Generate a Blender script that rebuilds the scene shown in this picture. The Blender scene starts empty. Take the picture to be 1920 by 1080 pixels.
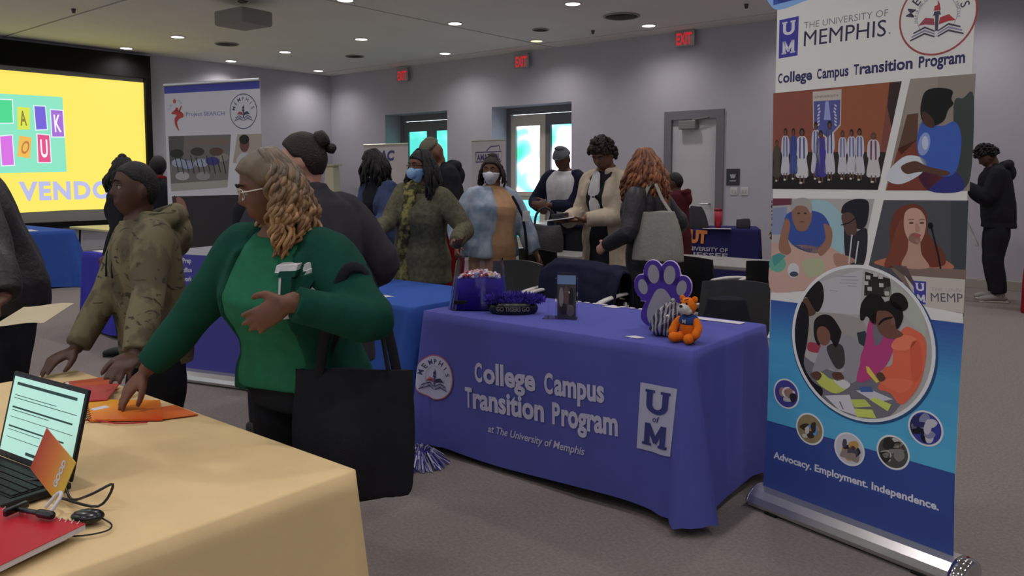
import bpy, bmesh, math, random
import numpy as np
from mathutils import Vector, Matrix
random.seed(7); rng=np.random.RandomState(7)
scene=bpy.context.scene
C=scene.collection
pi=math.pi
# ------------------------------------------------------------------ camera, world, exposure
CAMH=1.45; TH=math.radians(39.5); PITCH=math.atan(112/1500)
cam=bpy.data.objects.new('camera',bpy.data.cameras.new('camera')); C.objects.link(cam)
cam.location=(0,0,CAMH); cam.rotation_euler=(pi/2-PITCH,0,TH)
cam.data.sensor_width=36; cam.data.lens=1500/1920*36; cam.data.shift_y=-96/1920
cam.data.clip_start=0.05; cam.data.clip_end=200
scene.camera=cam
vs=scene.view_settings; vs.view_transform='Standard'; vs.look='None'; vs.gamma=1; vs.exposure=0.42; vs.use_curve_mapping=False
w=bpy.data.worlds.new('world'); scene.world=w; w.use_nodes=True
bg=w.node_tree.nodes['Background']; bg.inputs[0].default_value=(0.86,0.95,1.0,1); bg.inputs[1].default_value=5.0
# recessed downlights: regular grid in the ceiling
CEIL=3.8
LIGHT_X=[-14.85]+[-15.2+2.2*i for i in range(1,9)]; LIGHT_Y=[-3.35,-1.3,0.75,2.8,4.85,6.95,9.06,11.1]
LAMP_W=48.0
MISSING={(4,4),(0,4),(1,4),(0,7),(3,5),(0,5)}
def lights():
    k=0
    for i,x in enumerate(LIGHT_X):
        for j,y in enumerate(LIGHT_Y):
            if y>11 and x<-13: x2=-14.7
            else: x2=x
            if (i,j) in {(0,4),(1,4),(1,7)}: continue
            ld=bpy.data.lights.get('downlight_lamp')
            if ld is None:
                ld=bpy.data.lights.new('downlight_lamp','SPOT'); ld.energy=LAMP_W; ld.color=(1.0,0.95,0.96)
                ld.spot_size=math.radians(150); ld.spot_blend=1.0; ld.shadow_soft_size=0.09
            lo=bpy.data.objects.new('downlight_lamp',ld); C.objects.link(lo); lo.location=(x2,y,CEIL-0.03)
            yield lo,x2,y
# ------------------------------------------------------------------ helpers
def lin(c):
    if isinstance(c,str):
        c=c.lstrip('#'); c=tuple(int(c[i:i+2],16)/255 for i in (0,2,4))
    return tuple((x/12.92 if x<=.04045 else ((x+.055)/1.055)**2.4) for x in c[:3])
def mat(name,col,rough=.7,metal=0,noise=0,nscale=8,bump=0,bscale=60,spec=.3,coat=0,emit=0,alpha=1,trans=0,stretch=None):
    m=bpy.data.materials.new(name); m.use_nodes=True; nt=m.node_tree; b=nt.nodes['Principled BSDF']
    c=lin(col)
    b.inputs['Base Color'].default_value=(*c,1); b.inputs['Roughness'].default_value=rough; b.inputs['Metallic'].default_value=metal
    b.inputs['Specular IOR Level'].default_value=spec; b.inputs['Coat Weight'].default_value=coat
    if trans: b.inputs['Transmission Weight'].default_value=trans
    if alpha<1: b.inputs['Alpha'].default_value=alpha
    if emit: b.inputs['Emission Color'].default_value=(*c,1); b.inputs['Emission Strength'].default_value=emit
    if noise or bump:
        tc=nt.nodes.new('ShaderNodeTexCoord'); src=tc.outputs['Object']
        if stretch:
            mp=nt.nodes.new('ShaderNodeMapping'); mp.inputs['Scale'].default_value=stretch; nt.links.new(src,mp.inputs[0]); src=mp.outputs[0]
    if noise:
        n=nt.nodes.new('ShaderNodeTexNoise'); n.inputs['Scale'].default_value=nscale; n.inputs['Detail'].default_value=5
        nt.links.new(src,n.inputs['Vector'])
        r=nt.nodes.new('ShaderNodeMapRange'); r.inputs[1].default_value=.3; r.inputs[2].default_value=.7
        r.inputs[3].default_value=1-noise; r.inputs[4].default_value=1+noise; nt.links.new(n.outputs['Fac'],r.inputs[0])
        mx=nt.nodes.new('ShaderNodeVectorMath'); mx.operation='SCALE'; mx.inputs[0].default_value=c
        nt.links.new(r.outputs[0],mx.inputs['Scale']); nt.links.new(mx.outputs[0],b.inputs['Base Color'])
    if bump:
        n2=nt.nodes.new('ShaderNodeTexNoise'); n2.inputs['Scale'].default_value=bscale; n2.inputs['Detail'].default_value=3
        nt.links.new(src,n2.inputs['Vector'])
        bp=nt.nodes.new('ShaderNodeBump'); bp.inputs['Strength'].default_value=bump; bp.inputs['Distance'].default_value=.01
        nt.links.new(n2.outputs['Fac'],bp.inputs['Height']); nt.links.new(bp.outputs[0],b.inputs['Normal'])
    return m
def mat2(name,c1,c2,scale=6,lo=.45,hi=.55,rough=.85,kind='noise',stretch=None,detail=3,bump=.2):
    m=bpy.data.materials.new(name); m.use_nodes=True; nt=m.node_tree; b=nt.nodes['Principled BSDF']
    b.inputs['Roughness'].default_value=rough; b.inputs['Specular IOR Level'].default_value=.2
    tc=nt.nodes.new('ShaderNodeTexCoord'); mp=nt.nodes.new('ShaderNodeMapping'); nt.links.new(tc.outputs['Object'],mp.inputs[0])
    if stretch: mp.inputs['Scale'].default_value=stretch
    if kind=='wave':
        n=nt.nodes.new('ShaderNodeTexWave'); n.inputs['Distortion'].default_value=6; n.inputs['Detail'].default_value=2
    else:
        n=nt.nodes.new('ShaderNodeTexNoise'); n.inputs['Detail'].default_value=detail
    n.inputs['Scale'].default_value=scale; nt.links.new(mp.outputs[0],n.inputs['Vector'])
    r=nt.nodes.new('ShaderNodeValToRGB'); r.color_ramp.elements[0].position=lo; r.color_ramp.elements[1].position=hi
    r.color_ramp.elements[0].color=(*lin(c1),1); r.color_ramp.elements[1].color=(*lin(c2),1)
    nt.links.new(n.outputs['Fac'],r.inputs[0]); nt.links.new(r.outputs[0],b.inputs['Base Color'])
    return m
def empty(name,loc,rz=0):
    o=bpy.data.objects.new(name,None); C.objects.link(o); o.location=loc; o.rotation_euler=(0,0,rz); o.empty_display_size=.1
    return o
def tag(o,label=None,cat=None,group=None,kind=None):
    if label: o['label']=label
    if cat: o['category']=cat
    if group: o['group']=group
    if kind: o['kind']=kind
    return o
def thing(name,label,cat,loc=(0,0,0),rz=0,group=None): return tag(empty(name,loc,rz),label,cat,group)
def copy_tree(o,parent=None):
    c=o.copy(); C.objects.link(c); c.parent=parent
    for ch in list(o.children): copy_tree(ch,c)
    return c
class M:
    def __init__(s): s.v=[]; s.f=[]; s.m=[]; s.n=0; s.cols=[]
    def add(s,v,f,mi=0,col=None):
        v=np.asarray(v,float).reshape(-1,3); s.v.append(v)
        for q in f: s.f.append([i+s.n for i in q]); s.m.append(mi); s.cols.append(col)
        s.n+=len(v); return s
    def box(s,a,b,mi=0,R=None,bev=0):
        a=np.array(a,float); b=np.array(b,float); a,b=np.minimum(a,b),np.maximum(a,b)
        if bev:
            bm=bmesh.new(); bmesh.ops.create_cube(bm,size=1)
            for v in bm.verts: v.co=Vector([(a[i]+b[i])/2+v.co[i]*(b[i]-a[i]) for i in range(3)])
            bmesh.ops.bevel(bm,geom=bm.edges[:],offset=bev,segments=2,affect='EDGES',profile=.5)
            vv=[v.co[:] for v in bm.verts]; ff=[[v.index for v in f.verts] for f in bm.faces]; bm.free()
        else:
            vv=[(x,y,z) for x in (a[0],b[0]) for y in (a[1],b[1]) for z in (a[2],b[2])]
            ff=[(0,1,3,2),(4,6,7,5),(0,4,5,1),(2,3,7,6),(0,2,6,4),(1,5,7,3)]
        if R is not None: vv=[tuple(R@Vector(q)) for q in vv]
        return s.add(vv,ff,mi)
    def loft(s,rings,mi=0,cap=True,closed=True):
        n=len(rings[0]); f=[]
        for i in range(len(rings)-1):
            for j in range(n if closed else n-1):
                k=(j+1)%n; f.append((i*n+j,i*n+k,(i+1)*n+k,(i+1)*n+j))
        if cap and closed:
            f.append(tuple(range(n))[::-1]); f.append(tuple((len(rings)-1)*n+j for j in range(n)))
        return s.add(np.concatenate([np.asarray(r,float) for r in rings]),f,mi)
    def tube(s,pts,rad,n=10,mi=0,side=None,ratio=1.0,round_=True,sub=0):
        """tapered tube along pts; ratio = thickness across side"""
        P=[np.array(p,float) for p in pts]; Rr=list(rad) if hasattr(rad,'__len__') else [rad]*len(P)
        if sub:
            Q=[];RR=[]
            for i in range(len(P)-1):
                p0=P[max(i-1,0)];p1=P[i];p2=P[i+1];p3=P[min(i+2,len(P)-1)]
                for k in range(sub):
                    t=k/sub
                    Q.append(.5*((2*p1)+(-p0+p2)*t+(2*p0-5*p1+4*p2-p3)*t*t+(-p0+3*p1-3*p2+p3)*t**3))
                    u=t*t*(3-2*t); RR.append(Rr[i]*(1-u)+Rr[i+1]*u)
            Q.append(P[-1]);RR.append(Rr[-1]); P,Rr=Q,RR
        if round_:
            d0=P[0]-P[1]; d0/=np.linalg.norm(d0)+1e-9; d1=P[-1]-P[-2]; d1/=np.linalg.norm(d1)+1e-9
            P=[P[0]+d0*Rr[0]*.9,P[0]+d0*Rr[0]*.55]+P+[P[-1]+d1*Rr[-1]*.55,P[-1]+d1*Rr[-1]*.9]
            Rr=[Rr[0]*.3,Rr[0]*.8]+Rr+[Rr[-1]*.8,Rr[-1]*.3]
        rings=[]; up=np.array(side,float) if side is not None else None
        prev=None
        for i,p in enumerate(P):
            t=P[min(i+1,len(P)-1)]-P[max(i-1,0)]; t/=np.linalg.norm(t)+1e-9
            if prev is None:
                a=up if up is not None else (np.array([0,0,1.]) if abs(t[2])<.9 else np.array([1.,0,0]))
            else: a=prev
            a=a-t*a.dot(t); a/=np.linalg.norm(a)+1e-9; prev=a; b=np.cross(t,a)
            rings.append([p+a*math.cos(q)*Rr[i]+b*math.sin(q)*Rr[i]*ratio for q in np.linspace(0,2*pi,n,endpoint=False)])
        return s.loft(rings,mi)
    def ell(s,c,r,mi=0,nu=16,nv=10,R=None):
        vv=[];
        for i in range(1,nv):
            th=pi*i/nv
            for j in range(nu):
                a=2*pi*j/nu; vv.append((r[0]*math.sin(th)*math.cos(a),r[1]*math.sin(th)*math.sin(a),r[2]*math.cos(th)))
        vv=[(0,0,r[2])]+vv+[(0,0,-r[2])]
        if R is not None: vv=[tuple(R@Vector(q)) for q in vv]
        vv=np.array(vv)+np.array(c); f=[]
        for j in range(nu): f.append((0,1+j,1+(j+1)%nu))
        for i in range(nv-2):
            for j in range(nu):
                a=1+i*nu; k=(j+1)%nu; f.append((a+j,a+nu+j,a+nu+k,a+k))
        L=len(vv)-1;a=1+(nv-2)*nu
        for j in range(nu): f.append((L,a+(j+1)%nu,a+j))
        return s.add(vv,f,mi)
    def lathe(s,prof,c=(0,0,0),n=20,mi=0):
        if prof[0]!=prof[-1] and prof[0][0]>.002 and prof[-1][0]>.002 and abs(prof[0][0]-prof[-1][0])<.05 and len(prof)>2: prof=list(prof)+[prof[0]]
        return s.loft([[(c[0]+r*math.cos(a),c[1]+r*math.sin(a),c[2]+z) for a in np.linspace(0,2*pi,n,endpoint=False)] for r,z in prof],mi,cap=prof[0]!=prof[-1])
    def prism(s,poly,O,U,V,N,t,mi=0):
        O,U,V,N=[np.array(q,float) for q in (O,U,V,N)]; n=len(poly)
        a=[O+U*p[0]+V*p[1] for p in poly]; b=[q+N*t for q in a]
        f=[tuple(range(n))[::-1],tuple(range(n,2*n))]+[(j,(j+1)%n,n+(j+1)%n,n+j) for j in range(n)]
        return s.add(a+b,f,mi)
    def mesh(s,name='m'):
        me=bpy.data.meshes.new(name); V=np.concatenate(s.v) if s.v else np.zeros((0,3))
        me.from_pydata(V.tolist(),[],s.f); me.update(); return me
    def build(s,name,mats,parent=None,smooth=False,remesh=None,post=None):
        me=s.mesh(name)
        if not isinstance(mats,(list,tuple)): mats=[mats]
        if remesh:
            o=bpy.data.objects.new('t',me); C.objects.link(o)
            md=o.modifiers.new('r','REMESH'); md.mode='VOXEL'; md.voxel_size=remesh; md.use_smooth_shade=True
            ms=o.modifiers.new('s','SMOOTH'); ms.factor=.5; ms.iterations=2
            dg=bpy.context.evaluated_depsgraph_get(); dg.update()
            me2=bpy.data.meshes.new_from_object(o.evaluated_get(dg)); bpy.data.objects.remove(o); bpy.data.meshes.remove(me); me=me2; me.name=name
            smooth=True
        for m_ in mats: me.materials.append(m_)
        if not remesh:
            me.polygons.foreach_set('material_index',s.m)
        if post: post(me)
        if smooth: me.polygons.foreach_set('use_smooth',[True]*len(me.polygons))
        me.update()
        o=bpy.data.objects.new(name,me); C.objects.link(o); o.parent=parent
        return o
def getv(me):
    a=np.empty(len(me.vertices)*3); me.vertices.foreach_get('co',a); return a.reshape(-1,3)
def setv(me,a): me.vertices.foreach_set('co',a.reshape(-1)); me.update()
def getn(me):
    a=np.empty(len(me.vertices)*3); me.vertices.foreach_get('normal',a); return a.reshape(-1,3)
def folds(amp,freq=22,seed=0,vert=.5):
    r=np.random.RandomState(seed)
    W=r.normal(size=(6,3)); W/=np.linalg.norm(W,axis=1)[:,None]; W[:,2]*=vert; ph=r.rand(6)*6.28
    def post(me):
        v=getv(me); n=getn(me)
        q=v+.03*np.sin(v[:,[1,2,0]]*11+ph[:3])
        d=sum(np.sin(q@W[i]*freq*(1+.35*i)+ph[i]+1.5*np.sin(q@W[(i+1)%6]*freq*.6))/(1+.45*i) for i in range(6))
        d=np.abs(d)**.8*np.sign(d)
        setv(me,v+n*(d*amp/2)[:,None])
    return post
def smooth01(a,b,x):
    t=np.clip((x-a)/(b-a),0,1); return t*t*(3-2*t)
# ------------------------------------------------------------------ people
def head_shape(nu=44,nv=32,off=None):
    """points on a sculpted head, x right, y face, z up, centre at ear level; off(x,y,z)->radial growth"""
    vv=[]; f=[]
    th=np.linspace(0,pi,nv+1)[1:-1]; ph=np.linspace(0,2*pi,nu,endpoint=False)
    T,A=np.meshgrid(th,ph,indexing='ij'); T=T.ravel(); A=A.ravel()
    T=np.concatenate([[0.0],T,[pi]]); A=np.concatenate([[0.0],A,[0.0]])
    dx=np.sin(T)*np.cos(A); dy=np.sin(T)*np.sin(A); dz=np.cos(T)
    x=dx*.073; y=dy*.093; z=dz*.115
    lo=np.clip(-z/.115,0,1)
    x=x*(1-.30*lo**1.5); y=np.where(y<0,y*(1-.30*lo),y*(1-.06*lo))
    y=np.where((y>0),y-.010*np.exp(-(x/.09)**2)*np.clip((y-.07)/.02,0,1),y)
    fr=smooth01(.02,.05,y)
    g=lambda u,c,w: np.exp(-((u-c)/w)**2)
    y=y+fr*(.024*g(x,0,.0125)*np.where(z>-.022,g(z,-.022,.030),g(z,-.022,.010)))
    y=y-fr*.010*(g(x,.031,.016)+g(x,-.031,.016))*g(z,.010,.013)
    y=y+fr*.005*g(z,.033,.010)*g(x,0,.05)
    y=y+fr*.008*g(x,0,.022)*(g(z,-.052,.007)+g(z,-.067,.007))-fr*.002*g(x,0,.024)*g(z,-.0595,.003)
    y=y+fr*.007*g(x,0,.022)*g(z,-.098,.016)
    y=y+fr*.004*(g(x,.045,.018)+g(x,-.045,.018))*g(z,-.03,.022)
    v=np.stack([x,y,z],1)
    if off is not None:
        o=off(x,y,z); n=np.stack([dx/.073,dy/.093,dz/.115],1); n/=np.linalg.norm(n,axis=1)[:,None]; v=v+n*o[:,None]
    for j in range(nu): f.append((0,1+j,1+(j+1)%nu))
    R=nv-1
    for i in range(R-1):
        for j in range(nu):
            a=1+i*nu;k=(j+1)%nu; f.append((a+j,a+nu+j,a+nu+k,a+k))
    L=len(v)-1;a=1+(R-1)*nu
    for j in range(nu): f.append((L,a+(j+1)%nu,a+j))
    return v,f
MAN=[(.84,.150,.105,0),(.90,.165,.115,0),(.97,.165,.115,0),(1.06,.148,.105,.0),(1.18,.158,.112,.005),(1.30,.172,.118,.005),(1.37,.168,.105,0),(1.415,.13,.085,-.005),(1.445,.085,.07,-.005),(1.47,.06,.06,0),(1.50,.052,.056,.0)]
WOM=[(.84,.165,.115,-.01),(.90,.175,.122,-.01),(.97,.165,.115,0),(1.06,.135,.100,.0),(1.15,.142,.108,.01),(1.25,.155,.135,.025),(1.33,.155,.115,.01),(1.385,.145,.092,0),(1.42,.105,.078,-.005),(1.45,.07,.06,-.005),(1.475,.052,.052,0),(1.50,.046,.05,0)]
def interp_rings(T,zs):
    T=np.array(T); return [(z,np.interp(z,T[:,0],T[:,1]),np.interp(z,T[:,0],T[:,2]),np.interp(z,T[:,0],T[:,3])) for z in zs]
def ik(S,T,a,b,pole):
    S=np.array(S,float);T=np.array(T,float); d=T-S; L=np.linalg.norm(d)
    if L>(a+b)*.999: T=S+d/L*(a+b)*.999; d=T-S; L=np.linalg.norm(d)
    if L<abs(a-b)+.02: L=abs(a-b)+.02
    u=d/np.linalg.norm(d); x=(a*a-b*b+L*L)/(2*L); h=math.sqrt(max(a*a-x*x,0))
    p=np.array(pole,float); p=p-u*p.dot(u); p/=np.linalg.norm(p)+1e-9
    return S+u*x+p*h,T
def add_hand(m,W,D,N,side,curl,s=1.0):
    """palm and five fingers. D fingers direction, N palm normal (out of the palm), side +1 right hand"""
    W,D,N=[np.array(q,float) for q in (W,D,N)]; D/=np.linalg.norm(D); N=N-D*N.dot(D); N/=np.linalg.norm(N); X=np.cross(D,N)*side  # X points towards thumb
    m.tube([W-D*.02*s,W+D*.015*s,W+D*.05*s,W+D*.085*s],[.026*s,.030*s,.040*s,.040*s],n=12,side=X,ratio=.40)
    L=[.068,.077,.072,.056]; xo=[.029,.010,-.010,-.028]; st=[.083,.088,.084,.076]
    for k in range(4):
        p=W+D*st[k]*s+X*xo[k]*s; pts=[p-D*.02*s,p]; d=D+X*(.08*(1.5-k)); d/=np.linalg.norm(d); a=0
        for q,fr in enumerate((.45,.30,.25)):
            a+=curl*(.7,.9,.6)[q]*(1+.12*k)
            dd=d*math.cos(a)+N*math.sin(a); p=p+dd*L[k]*fr*s; pts.append(p)
        r=[.0105,.0098,.0090,.0084,.0076] if k<3 else [.0095,.0086,.008,.0074,.0068]
        m.tube(pts,[x*s for x in r],n=8)
    b=W+D*.022*s+X*.024*s
    t1=b+(D*.62+X*.70+N*.25)*.042*s; t2=t1+(D*.86+X*.38+N*(.25+.5*curl))*.032*s; t3=t2+(D*.95+X*.1+N*(.2+.7*curl))*.024*s
    m.tube([b,t1,t2,t3],[.016*s,.0135*s,.0115*s,.009*s],n=8)
SK={}
def skin(c):
    if c not in SK:
        SK[c]=(mat('skin',c,rough=.55,noise=.08,nscale=14,spec=.4),)
        r=lin(c); lc=tuple(min(1,(x**(1/2.2))*k) for x,k in zip(r,(1.05,.82,.85))); SK[c]+=(mat('lips',lc,rough=.45),)
    return SK[c]
EYEW=mat('eye_white','#958c85',rough=.3,spec=.5); EYEB=mat('eye_iris','#1a0f0a',rough=.15,spec=.6)
def person(label,pos,head,H=1.68,sex='m',lean=(0,0),twist=0,face=(0,0),fat=1.0,deep=1.0,R=None,L=None,RD=None,LD=None,RN=None,LN=None,curl=.45,
           skinc='#5b3d2f',vox=.009,top=None,coat=None,bottom=None,hair=None,shoe='#141414',extras=None,sit=False,glasses=None,mask=None,Rpole=None,Lpole=None,seed=1,headtilt=0,detail=False,neckfwd=0,handscale=1.0,sway=None):
    s=H/1.70; root=thing('person',label,'person',(pos[0],pos[1],0),math.radians(head-90))
    RW=Matrix.Rotation(math.radians(head-90),3,'Z'); inv=RW.inverted()
    def tl(p): return np.array(inv@Vector((p[0]-pos[0],p[1]-pos[1],p[2])))
    zoff=(-.40*s if sit else 0)
    lf,ls,tw=[math.radians(a) for a in (lean[0],lean[1],twist)]
    def bend(P):
        P=np.array(P,float).reshape(-1,3)*s; h=np.array([0,0,.93*s])
        t=smooth01(.86*s,1.2*s,P[:,2]); q=P-h
        a=-lf*t; y=q[:,1]*np.cos(a)-q[:,2]*np.sin(a); z=q[:,1]*np.sin(a)+q[:,2]*np.cos(a); x=q[:,0]
        b=ls*t; x,z=x*np.cos(b)+z*np.sin(b),-x*np.sin(b)+z*np.cos(b)
        c=tw*t; x,y=x*np.cos(c)-y*np.sin(c),x*np.sin(c)+y*np.cos(c)
        return np.stack([x,y,z],1)+h+np.array([0,0,zoff])
    b1=lambda *p: bend(p)[0]
    T=[(z,rx*(1+(fat-1)*1.0 if z<1.36 else 1+(fat-1)*.4),ry*(1+(deep-1)*(1.2 if z<1.3 else .3)),yo+(deep-1)*.05*(z<1.3)) for z,rx,ry,yo in (MAN if sex=='m' else WOM)]
    def ring(z,e=0,dip=None,n=28,ex=2.4,bulge=None):
        (z_,rx,ry,yo),=interp_rings(T,[min(max(z,.84),1.5)])
        rx+=e; ry+=e; out=[]
        for a in np.linspace(0,2*pi,n,endpoint=False):
            c,si=math.cos(a),math.sin(a); x=rx*np.sign(c)*abs(c)**(2/ex); y=ry*np.sign(si)*abs(si)**(2/ex)
            if dip and y>0 and (dip[0]<x<dip[1] if isinstance(dip,tuple) else abs(x)<dip): y-=.06
            out.append((x,y+yo,z))
        return out
    sw=.158*(1+(fat-1)*.5)*(1.04 if sex=='m' else .96)
    shz=1.385 if sex=='m' else 1.375
    SH={1:b1(sw,0,shz),-1:b1(-sw,0,shz)}
    ua,fa=.285*s,.25*s
    ARM={}
    for sd,tg,pole in ((1,R,Rpole),(-1,L,Lpole)):
        if tg is None: t=SH[sd]+np.array([.07*sd,.06,-.50])*s
        else: t=tl(tg)
        pl=np.array(inv@Vector(pole)) if pole is not None else np.array([.5*sd,-.8,-.5])
        ARM[sd]=ik(SH[sd],t,ua,fa,pl)
    # head frame
    yaw,pit=math.radians(face[0]),math.radians(face[1])
    nb=b1(0,.0,1.46); up=(b1(0,0,1.5)-b1(0,0,1.4)); up/=np.linalg.norm(up)
    HR=Matrix.Rotation(yaw,3,'Z')@Matrix.Rotation(-pit,3,'X')@Matrix.Rotation(math.radians(headtilt),3,'Y')
    hup=np.array(HR@Vector((0,0,1))); hfw=np.array(HR@Vector((0,1,0)))
    HC=nb+(up*.5+np.array([0,0,.5]))*.035*s+hup*.085*s+hfw*(.018+neckfwd)*s
    hs=s*1.0
    def hd(p):
        p=np.asarray(p,float).reshape(-1,3)*hs; Rm=np.array(HR); return p@Rm.T+HC
    # body (one skin surface)
    m=M()
    zs=[.84,.90,.97,1.03,1.09,1.15,1.21,1.27,1.33,1.37,1.40,1.425,1.45,1.475]
    m.loft([bend(ring(z,-.012 if z<1.4 else 0)) for z in zs])
    m.tube([b1(0,-.005,1.40),nb,hd((0,-.022,-.06))[0],hd((0,-.02,0))[0]],[.058*s,.054*s,.052*s,.05*s],n=14,sub=3)
    v,f=head_shape(off=None); m.add(hd(v),f)
    for sd in (1,-1):
        m.ell(hd((.071*sd,-.012,-.003))[0],(.010*s,.019*s,.031*s),R=HR@Matrix.Rotation(-.35*sd,3,'Z'))
        e,wr=ARM[sd]; S=SH[sd]
        m.tube([S*.75+b1(0,0,shz)*.25,S,S+(e-S)*.35,e,e+(wr-e)*.3,wr],[.05*s,.055*s,.047*s,.037*s,.038*s,.026*s],n=14,sub=3)
        D={1:RD,-1:LD}[sd]; N={1:RN,-1:LN}[sd]
        fd=(wr-e)/np.linalg.norm(wr-e)
        D=np.array(inv@Vector(D)) if D is not None else fd
        N=np.array(inv@Vector(N)) if N is not None else np.array([-sd,0.,-.15])
        if abs(np.dot(N/np.linalg.norm(N),D/np.linalg.norm(D)))>.9: N=np.array([0,.3,-1.])
        add_hand(m,wr,D,N,sd,curl,s*handscale*(1.05 if sex=='m' else .95))
    hipz=.93*s+zoff; LEG={}
    for sd in (1,-1):
        hp=np.array([.092*sd*s*fat,0,hipz-.06*s])
        if sit: kn=np.array([.12*sd*s,.42*s,hipz-.02]); an=np.array([.12*sd*s,.42*s,.09*s])
        else: kn=np.array([.105*sd*s,.035*s,.48*s]); an=np.array([.115*sd*s,-.02*s,.09*s])
        LEG[sd]=(hp,kn,an)
        m.tube([hp,hp*.6+kn*.4,kn,kn*.65+an*.35,an],[.085*s,.078*s,.052*s,.052*s,.036*s],n=14,sub=3)
        m.tube([an+np.array([0,-.02,-.03])*s,an+np.array([0,.10,-.055])*s],[.032*s,.028*s],n=10)
    lipc=hd((0,.1,-.0595))[0]
    def post(me):
        c=np.empty(len(me.polygons)*3); me.polygons.foreach_get('center',c); c=(c.reshape(-1,3)-HC)@np.array(HR)/hs
        lips=(np.abs(c[:,0])<.024)&(c[:,1]>.06)&(np.abs(c[:,2]+.0595)<.0135-.28*np.abs(c[:,0]))
        me.polygons.foreach_set('material_index',lips.astype(int))
    m.build('body',list(skin(skinc)),root,remesh=vox,post=post)
    # garments
    def garment(name,g,e,inner=False):
        mm=M(); hem=g.get('hem',.84); ee=g.get('e',e); dip=g.get('open'); vx=g.get('vox',max(vox,.009))
        ztop=g.get('neck',1.455)
        zl=[z for z in zs if z>hem+.02 and z<ztop]+[ztop]
        low=[]
        if hem<.84:
            zl=[z for z in zl if z>=.9]; k=max(2,int((.86-hem)/.08)); low=list(np.linspace(hem,.86,k))
        else: low=[hem]
        rings=[]
        for z in low:
            fl=g.get('flare',.1)*max(0,.86-z)
            rings.append(bend(ring(z,ee+fl+g.get('loose',0),dip(z) if dip else None)) if z>=.84 else bend(ring(.84,ee+fl+g.get('loose',0),dip(z) if dip else None))-np.array([0,0,(.84-z)*s]))
        for z in zl:
            lo=g.get('loose',0)*smooth01(1.4,1.1,z) if g.get('loose') else 0
            bl=g.get('belly',0)*math.exp(-((z-1.07)/.14)**2)
            rr=np.array(ring(z,(ee if z<1.42 else ee*.7)+lo,dip(z) if dip else None)); rr[:,1]+=np.where(rr[:,1]>0,bl,0)
            rings.append(bend(rr))
        mm.loft(rings)
        sl=g.get('sleeve',1.0); sr=g.get('sr',1.0)
        if sl>0:
            for sd in (1,-1):
                e_,wr=ARM[sd]; S=SH[sd]
                pts=[S*.6+b1(0,0,shz)*.4,S,S+(e_-S)*.35,S+(e_-S)*.7,e_]; rr=[.055,.066,.058*sr,.052*sr,.047*sr]
                if sl>.6: pts+=[e_+(wr-e_)*.35,e_+(wr-e_)*(sl-.06),e_+(wr-e_)*sl]; rr+=[.046*sr,.036*sr,.034*sr]
                mm.tube(pts,[(x+ee*.5)*s for x in rr],n=14,sub=3,round_=False)
        if g.get('hood'):
            a=[b1(.105*math.cos(t),-.025-.10*math.sin(t)-.02,1.445-.02*math.sin(t)+.03*abs(math.sin(t))) for t in np.linspace(-.5,pi+.5,9)]
            mm.tube(a,[.025*s,.034*s,.042*s,.05*s,.055*s,.05*s,.042*s,.034*s,.025*s],n=12)
            mm.ell(b1(0,-.15,1.37),(.11*s,.055*s,.09*s))
        if g.get('collar'):
            a=[b1(.075*math.cos(t),-.0-.075*math.sin(t),1.455+.02*math.sin(t)) for t in np.linspace(-.7,pi+.7,9)]
            mm.tube(a,[x*s for x in g['collar']],n=10,ratio=.5,side=(0,0,1))
        return mm.build(name,g['m'],root,remesh=vx,post=folds(g.get('fold',.006)*s,g.get('ff',20),seed+len(name),.55))
    if bottom:
        mm=M(); bm_=bottom
        if bm_.get('skirt'):
            k=6; zz=np.linspace(bm_['skirt'],.98,k)
            mm.loft([bend(ring(.84,.012+bm_.get('flare',.15)*max(0,.86-z)))-np.array([0,0,(.84-z)*s]) if z<.84 else bend(ring(z,.012)) for z in zz])
            mm.build('skirt',bm_['m'],root,remesh=max(vox,.009),post=folds(.008,14,seed,.1))
        else:
            mm.loft([bend(ring(z,.004)) for z in (.84,.88,.93,.98,1.02)])
            for sd in (1,-1):
                hp,kn,an=LEG[sd]; k=bm_.get('wide',1.0)
                mm.tube([hp+np.array([0,0,.03]),hp*.6+kn*.4,kn,kn*.6+an*.4,an+np.array([0,0,.01])],[.098*s*fat**.5,.092*s*k,.068*s*k,.064*s*k,.055*s*k],n=14,sub=3,round_=False)
            mm.build('trousers',bm_['m'],root,remesh=max(vox,.01),post=folds(.006,18,seed,.9))
    if top: garment(top.get('name','shirt'),top,.014)
    if coat: garment(coat.get('name','jacket'),coat,.032)
    if shoe:
        sm=shoe if not isinstance(shoe,str) else mat('shoe_leather',shoe,rough=.5)
        for sd in (1,-1):
            a=LEG[sd][2]; q=M()
            q.tube([(a[0],a[1]-.045*s,.045*s),(a[0],a[1]+.03*s,.05*s),(a[0]+.01*sd*s,a[1]+.12*s,.04*s),(a[0]+.012*sd*s,a[1]+.17*s,.032*s)],[.036*s,.044*s,.044*s,.034*s],n=12,side=(1,0,0),ratio=.85,sub=2)
            q.tube([(a[0],a[1]-.02*s,.05*s),(a[0],a[1],.12*s)],[.042*s,.046*s],n=12)
            q.box((a[0]-.044*s,a[1]-.085*s,0),(a[0]+.054*s,a[1]+.19*s,.018*s),mi=1,bev=.008)
            q.build('shoe',[sm,mat('shoe_sole','#b8b2a8' if extras and extras.get('sole') else '#0d0d0d',rough=.8)],root,smooth=True)
    # face details
    if detail or glasses or mask:
        pass
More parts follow.
